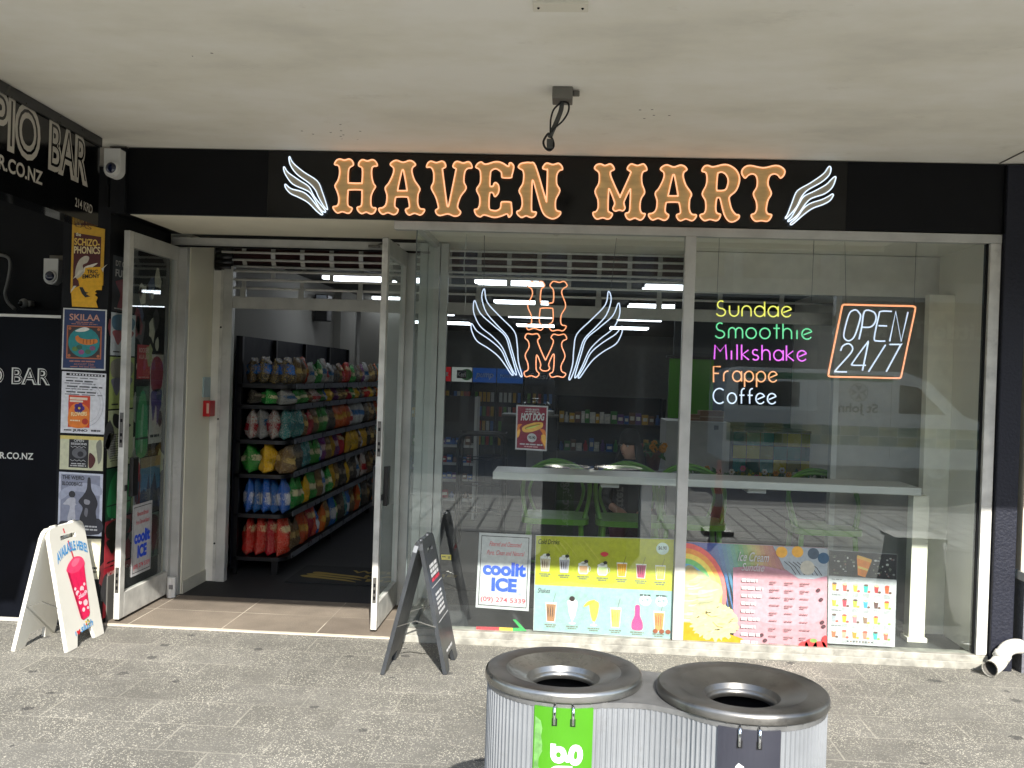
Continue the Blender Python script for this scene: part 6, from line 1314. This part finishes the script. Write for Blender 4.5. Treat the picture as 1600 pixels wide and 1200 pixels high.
c.build('print', pn)
f1, f2, g1 = G(695, 1055), G(712, 1025), G(597, 1055); g2 = g1 + (f2 - f1)
DAM = M('dark anodised board', '#45484b', .38, .5, .15, 12)
t, out = aframe('folding_board', 'dark metal folding board with small white print by the display window', f1, f2, g1, g2, PX(664, 836, (f1.x + g1.x) / 2).z, DAM, DAM)
O_, U_, N_, w_, L_, pn = out[0]; c = Canvas(O_, U_, N_, t=.001); c.bi = lambda u, v: (u * w_, (1 - v) * L_); rr = random.Random(1)
LW = K('#c4c4c4')
for i in range(4): bdash(c, .2, .20 + .035 * i, .8, .025, LW if i != 3 else RED, 2, rr)
brect(c, .1, .36, .9, .366, LW, 2); brect(c, .1, .62, .9, .626, LW, 2)
for i in range(5): bdash(c, .25, .42 + .035 * i, .75, .02, LW, 2, rr)
bdash(c, .25, .85, .75, .02, LW, 2, rr); c.build('print', pn)

# ---------------------------------------------------------------- twin litter bin
C1, C2 = V((.016, -3.11, 0)), V((.505, -3.19, 0)); R1, R2 = .216, .224
RIB = M('ribbed grey plastic', '#797c7e', .42, 0, .12, 6, dirt=.3, dsc=12, dcol='#4a463e'); RIBM = M('bin shoulder metal', '#7d7d7b', .45, .6, .25, 14)
ax = (C2 - C1); th = math.atan2(ax.y, ax.x); sp_ = R(52)
pl = [C1 + V((R1 * math.cos(th + a), R1 * math.sin(th + a), 0)) for a in [sp_ + (2 * math.pi - 2 * sp_) * i / 60 for i in range(61)]]
nrm2 = V((-ax.y, ax.x, 0)).normalized(); mid = (C1 + C2) / 2
pr = [C2 + V((R2 * math.cos(th + math.pi + a), R2 * math.sin(th + math.pi + a), 0)) for a in [sp_ + (2 * math.pi - 2 * sp_) * i / 60 for i in range(61)]]
raw = pl + [mid - nrm2 * .142] + pr + [mid + nrm2 * .142]
loop_ = []
for i in (60,): pass
front = cat_rom([pl[-2], pl[-1], mid - nrm2 * .145, pr[0], pr[1]], 8, False)[8:-8]; back = cat_rom([pr[-2], pr[-1], mid + nrm2 * .145, pl[0], pl[1]], 8, False)[8:-8]
raw = pl[:-1] + front[:-1] + pr[:-1] + back[:-1]
def resample(l, step):
    out = []; acc = 0; m_ = len(l); tot = sum((l[(i + 1) % m_] - l[i]).length for i in range(m_)); n_ = int(tot / step); step = tot / n_; i = 0; pos = 0; seg = (l[1] - l[0]).length
    for k_ in range(n_):
        d = k_ * step
        while d > pos + seg: pos += seg; i += 1; seg = (l[(i + 1) % m_] - l[i % m_]).length
        out.append(l[i % m_].lerp(l[(i + 1) % m_], (d - pos) / seg))
    return out
fine = resample(raw, .0145 / 6); n_ = len(fine) - len(fine) % 6; fine = fine[:n_]
wave = [0, .0, .0006, .0042, .0042, .0006]
tb = thing('twin_litter_bin', 'grey ribbed twin litter bin with two round stainless funnel lids in the foreground', 'litter bin', (.26, -3.15, 0))
vs = []
for z in (.004, .778):
    for i, p in enumerate(fine):
        d = (fine[(i + 1) % n_] - fine[i - 1]).normalized(); nn = V((d.y, -d.x, 0)); vs.append(V((p.x, p.y, z)) + nn * (wave[i % 6] - .003))
b = MB(); b.add(vs, [(i, (i + 1) % n_, n_ + (i + 1) % n_, n_ + i) for i in range(n_)], RIB); b.build('body', tb)
b = MB(); cap_ = [(p.x, p.y) for p in resample(raw, .02)]
hole = lambda C_, r_: [(C_.x + r_ * math.cos(2 * math.pi * i / 40), C_.y + r_ * math.sin(2 * math.pi * i / 40)) for i in range(40)]
b.slab([cap_, hole(C1, R1 - .05), hole(C2, R2 - .05)], RIBM, Mx.Translation((0, 0, .792)), .014); b.build('shoulder_plate', tb, bevel=.002)
for C_, r_, rs in ((C1, R1, 0), (C2, R2, 1)):
    b = MB(); ro = r_ + .0075
    b.lathe([(ro - .008, .793), (ro - .001, .795), (ro, .798), (ro, .812), (ro - .002, .818), (ro - .007, .8215)], (C_.x, C_.y, 0), STEELD if rs else STEEL, 64, caps=False); b.lathe([(ro - .007, .8215), (ro - .02, .8225), (ro - .055, .8215), (ro - .060, .820)], (C_.x, C_.y, 0), STEELD, 64, caps=False); b.lathe([(ro - .06, .820), (.150, .812), (.112, .800), (.104, .797)], (C_.x, C_.y, 0), STEELD if rs else STEEL, 64, caps=False)
    b.lathe([(.104, .797), (.100, .791), (.095, .783), (.089, .771), (.087, .765), (.084, .765), (.091, .781), (.110, .792), (ro - .062, .806), (ro - .012, .812)], (C_.x, C_.y, 0), STEELD if rs else STEEL, 64, caps=False); b.build('funnel_lid', tb)
    b = MB(); b.lathe([(r_ - .03, .02), (r_ - .03, .76)], (C_.x, C_.y, 0), M('bin liner dark', '#15181c', .5), 32, caps=False); b.lathe([(0, .45), (.12, .47), (r_ - .031, .42)], (C_.x, C_.y, 0), M('rubbish bag', '#3a5468', .25, 0, .3, 14, bump=.4), 24, caps=False); b.build('liner', tb)
    b = MB()
    for k_ in range(14): a = -math.pi * (k_ + .5) / 14; b.sph((C_.x + (r_ + .002) * math.cos(a), C_.y + (r_ + .002) * math.sin(a), .7945), .0035, STEEL, 8)
    tag(b.build('rivets', tb), kind='stuff')
GRN, ANT, WV = M('bin green', '#41820f', .35, 0, .06, 7), M('bin charcoal', '#2e2f37', .4, 0, .08, 9), M('white lettering', '#dcdcdc', .45)
def panel(C_, r_, mid_a, word, m_, zt_, zw):
    hw = .0775 / r_; r2_ = r_ + .0055; b = MB(); ns = 12; vs = []
    for z in (.02, zt_):
        for rr_ in (r2_, r2_ - .006):
            for i in range(ns + 1): a = mid_a - hw + 2 * hw * i / ns; vs.append((C_.x + rr_ * math.cos(a), C_.y + rr_ * math.sin(a), z))
    k_ = ns + 1; fs = []
    for i in range(ns): fs += [(i, i + 1, 2 * k_ + i + 1, 2 * k_ + i), (2 * k_ + i, 2 * k_ + i + 1, 3 * k_ + i + 1, 3 * k_ + i)]
    fs += [(0, 2 * k_, 3 * k_, k_), (ns, k_ + ns, 3 * k_ + ns, 2 * k_ + ns)]
    b.add(vs, fs, m_); o = b.build('label_panel', tb)
    g_, gf, x0, x1 = glyph(word, .025); s_ = .118; b = MB(); out = []
    for x, y in g_:
        z = zw - (x1 - x) * s_; lat = -(y - .20) * s_; a = mid_a + lat / r2_; out.append((C_.x + (r2_ + .0008) * math.cos(a), C_.y + (r2_ + .0008) * math.sin(a), z))
    b.add(out, gf, WV); b.build('lettering', o)
    for s2 in (-1, 1):
        a = mid_a + s2 * .024 / r2_; d = V((math.cos(a), math.sin(a), 0)); q = C_ + d * (r2_ + .006); b = MB()
        b.tube([q - d * .012 + V((0, 0, .787)), q + V((0, 0, .784)), q + V((0, 0, .742)), q - d * .008 + V((0, 0, .738))], .0042, CHROME, 8); b.box(C_ + d * (r2_ + .0004) + V((-.007, -.001, .735)), C_ + d * (r2_ + .0009) + V((.007, .001, .755)), BLACKPL); b.build('hook', tb)
    return o
gp = panel(C1, R1, math.atan2(CAM.y - C1.y, 0 - C1.x) + .02, 'recycling', GRN, .782, .688)
dp = panel(C2, R2, math.atan2(CAM.y - C2.y, 0 - C2.x) + .10, 'litter', ANT, .782, .697)
panel(C1, R1, R(90), 'recycling', GRN, .782, .70); panel(C2, R2, R(88), 'litter', ANT, .782, .665)
# worn edge of the green panel
b = MB(); rr = random.Random(3); ma = math.atan2(CAM.y - C1.y, 0 - C1.x) + .02; r2_ = R1 + .0062; e_ = [(-.0765, .755)] + [(-.0765 + .012 + .016 * rr.random(), .745 - .02 * i) for i in range(20)] + [(-.0765, .35)]
b.flat([e_[::-1]], M('worn green', '#5c8a48', .7, 0, .3, 60), lambda x, z: V((C1.x + r2_ * math.cos(ma + x / r2_), C1.y + r2_ * math.sin(ma + x / r2_), z))); b.build('worn_patch', gp)

# ---------------------------------------------------------------- across the street (seen mirrored in the glass)
t = thing('traffic_cone', 'tall slim orange cone standing on the brick paving behind the viewer', 'traffic cone', (1.69, -4.72, 0))
b = MB(); b.lathe([(.085, .04), (.02, .80), (.0, .80)], (1.69, -4.72, 0), M('cone orange', '#d8401c', .45), 20); b.build('cone', t); b = MB(); b.box((1.53, -4.88, 0), (1.85, -4.56, .045), BLACKPL); b.build('base', t, bevel=.01); b = MB(); b.lathe([(.0655, .30), (.054, .44)], (1.69, -4.72, 0), K('#c8c8c4'), 20); b.build('band', t)
t = thing('planter', 'black tapered planter box with a grey lid and white crosses on the footpath', 'planter', (2.77, -1.85, 0))
b = MB(); vs = [(2.55, -2.05, 0), (2.99, -2.05, 0), (2.99, -1.65, 0), (2.55, -1.65, 0), (2.60, -2.0, .47), (2.94, -2.0, .47), (2.94, -1.7, .47), (2.60, -1.7, .47)]; b.add(vs, [(0, 1, 5, 4), (1, 2, 6, 5), (2, 3, 7, 6), (3, 0, 4, 7), (3, 2, 1, 0)], BLACKM); b.build('tub', t); b = MB(); b.box((2.57, -2.03, .471), (2.97, -1.67, .50), M('planter lid', '#6a6a68', .5)); b.build('lid', t, bevel=.005)
c = Canvas((2.94, -1.646, 0), (-1, 0, 0), (0, 1, 0))
for j in range(3):
    for i in range(4): u, v = .05 + .08 * i, .12 + .12 * j; c.line([(u - .02, v - .02), (u + .02, v + .02)], .004, K('#a0a0a0'), 1); c.line([(u - .02, v + .02), (u + .02, v - .02)], .004, K('#a0a0a0'), 1)
c.build('crosses', t)
# parked van
VX, VY = 2.85, -11.75; vm = M('white van paint', '#eeeeea', .25, 0, .03, coat=.3); VG = M('van glass', '#10151a', .06, 0, 0)
t = thing('parked_van', 'white van with green and yellow checks parked across the road', 'van', (VX + 2.4, VY - .9, -.12))
side_ = [(0, .25), (0, 1.5), (.08, 1.88), (.30, 1.98), (3.2, 1.97), (3.65, 1.80), (4.25, 1.22), (4.72, 1.05), (4.84, .80), (4.84, .25)]
b = MB(); Mt = Mx.Translation((VX, VY, -.02)) @ Mx.Rotation(R(90), 4, 'X'); b.slab([side_], vm, Mt @ Mx.Translation((0, 0, 1.85)) if False else Mt @ Mx.Rotation(0, 4, 'X'), 0.001)
b = MB(); Mv = Mx((V((1, 0, 0)), V((0, 0, 1)), V((0, -1, 0)))).transposed().to_4x4(); Mv.translation = (VX, VY - 1.85, -.02); b.slab([side_], vm, Mv, 1.85); b.build('body', t, bevel=.06, seg=3)
c = Canvas((VX, VY + .001, -.02), (-1, 0, 0), (0, 1, 0)); c.O = V((VX, VY + .001, -.02))
uu = lambda l: [(-x, z) for x, z in l]
for l in ([(.25, 1.28), (.25, 1.72), (1.35, 1.74), (1.35, 1.28)], [(3.12, 1.22), (3.12, 1.74), (3.45, 1.70), (3.95, 1.22)]): c.poly(uu(l)[::-1], VG, 1)
for i in range(14):
    for j in range(2): c.rect(-(.05 + .34 * (i + 1)), .62 + .18 * j, -(.05 + .34 * i) - .01, .79 + .18 * j, K(['#4f7a60', '#a3a56c'][(i + j) % 2]), 1)
c.rect(-3.0, 1.78, -.4, 1.9, K('#2c7a4c'), 1)
c.text('St John', -2.75, 1.22, -2.05, .16, K('#2a2c2c'), k=2, bold=.02); c.ell(-2.4, 1.58, .17, .17, K('#9a9c98'), 2); c.ell(-2.4, 1.58, .15, .15, K('#d8d8d4'), 3)
for a in range(4):
    t_ = R(90 * a); d = V((math.cos(t_), math.sin(t_))); n2 = V((-d.y, d.x)); q = V((-2.4, 1.58)); c.poly([tuple(q + d * .02), tuple(q + d * .14 - n2 * .07), tuple(q + d * .11), tuple(q + d * .14 + n2 * .07)], K('#6a6c68'), 4 + a)
c.line(uu([(1.5, .4), (1.5, 1.8)]), .012, K('#8a8a86'), 2); c.line(uu([(2.98, .4), (2.98, 1.85)]), .012, K('#8a8a86'), 2); c.build('livery', t)
for x in (.85, 3.85):
    for y in (VY - .18, VY - 1.70):
        b = MB(); b.lathe([(.34, -.11), (.345, -.08), (.345, .08), (.34, .11), (.22, .12), (0, .12)], (VX + x, y, .23), M('tyre', '#161616', .8), 28, Mx.Rotation(R(-90), 3, 'X')); w_ = b.build('wheel', t); b = MB(); b.lathe([(.20, .125), (.18, .13), (0, .11)], (VX + x, y, .23), ALU, 24, Mx.Rotation(R(-90), 3, 'X')); b.build('rim', w_)
# shops across the road
def block(x0, x1, h, col, label, sign=None):
    t = thing('building', label, 'building', ((x0 + x1) / 2, -22, 0)); m_ = M('facade ' + col, col, .8, 0, .1, 2)
    b = MB(); b.box((x0, -30, 0), (x1 - .02, -19.3, h), m_); b.build('facade', t)
    b = MB(); b.box((x0, -19.25, 2.55), (x1 - .02, -19.18, 3.6), BLACKM if not sign else M('sign grey', '#55565a', .5)); b.build('shop_fascia', t)
    b = MB(); b.box((x0, -19.17, 3.65), (x1 - .02, -16.6, 3.85), M('far canopy', '#8a8880', .7)); b.build('far_canopy', t)
    n_ = max(2, int((x1 - x0) / 2.2)); s_ = (x1 - x0) / n_
    for i in range(n_):
        b = MB(); b.box((x0 + s_ * i + .25, -19.29, 4.4), (x0 + s_ * (i + 1) - .25, -19.26, 5.5), VG); b.build('window', t)
        b = MB(); b.box((x0 + s_ * i + .12, -19.29, .4), (x0 + s_ * (i + 1) - .12, -19.255, 2.4), M('dark shop glass', '#1b2226', .1)); b.build('shop_window', t)
    if sign:
        c = Canvas((x1 - .4, -19.175, 2.75), (-1, 0, 0), (0, 1, 0)); c.text('Little Turkish Cafe', sign[0], .22, sign[1], .42, K('#c8c8c0'), k=1, bold=.03); c.text('Turkish Cuisine', sign[0], .02, sign[0] + 1.6, .10, K('#c8c8c0'), k=1); c.build('lettering', t)
block(-34, -14, 6, '#8d8478', 'brown grey building across the road at far left'); block(-14, -5, 6.8, '#a59c8c', 'beige building across the road behind the doorway side'); block(-5, 4.2, 5.8, '#6f6c68', 'dark grey building across the road'); block(4.2, 14, 6.6, '#8f8a80', 'pale building with the cafe sign across the road', (3.0, 7.9)); block(14, 34, 6.2, '#94897c', 'tan building across the road at far right')
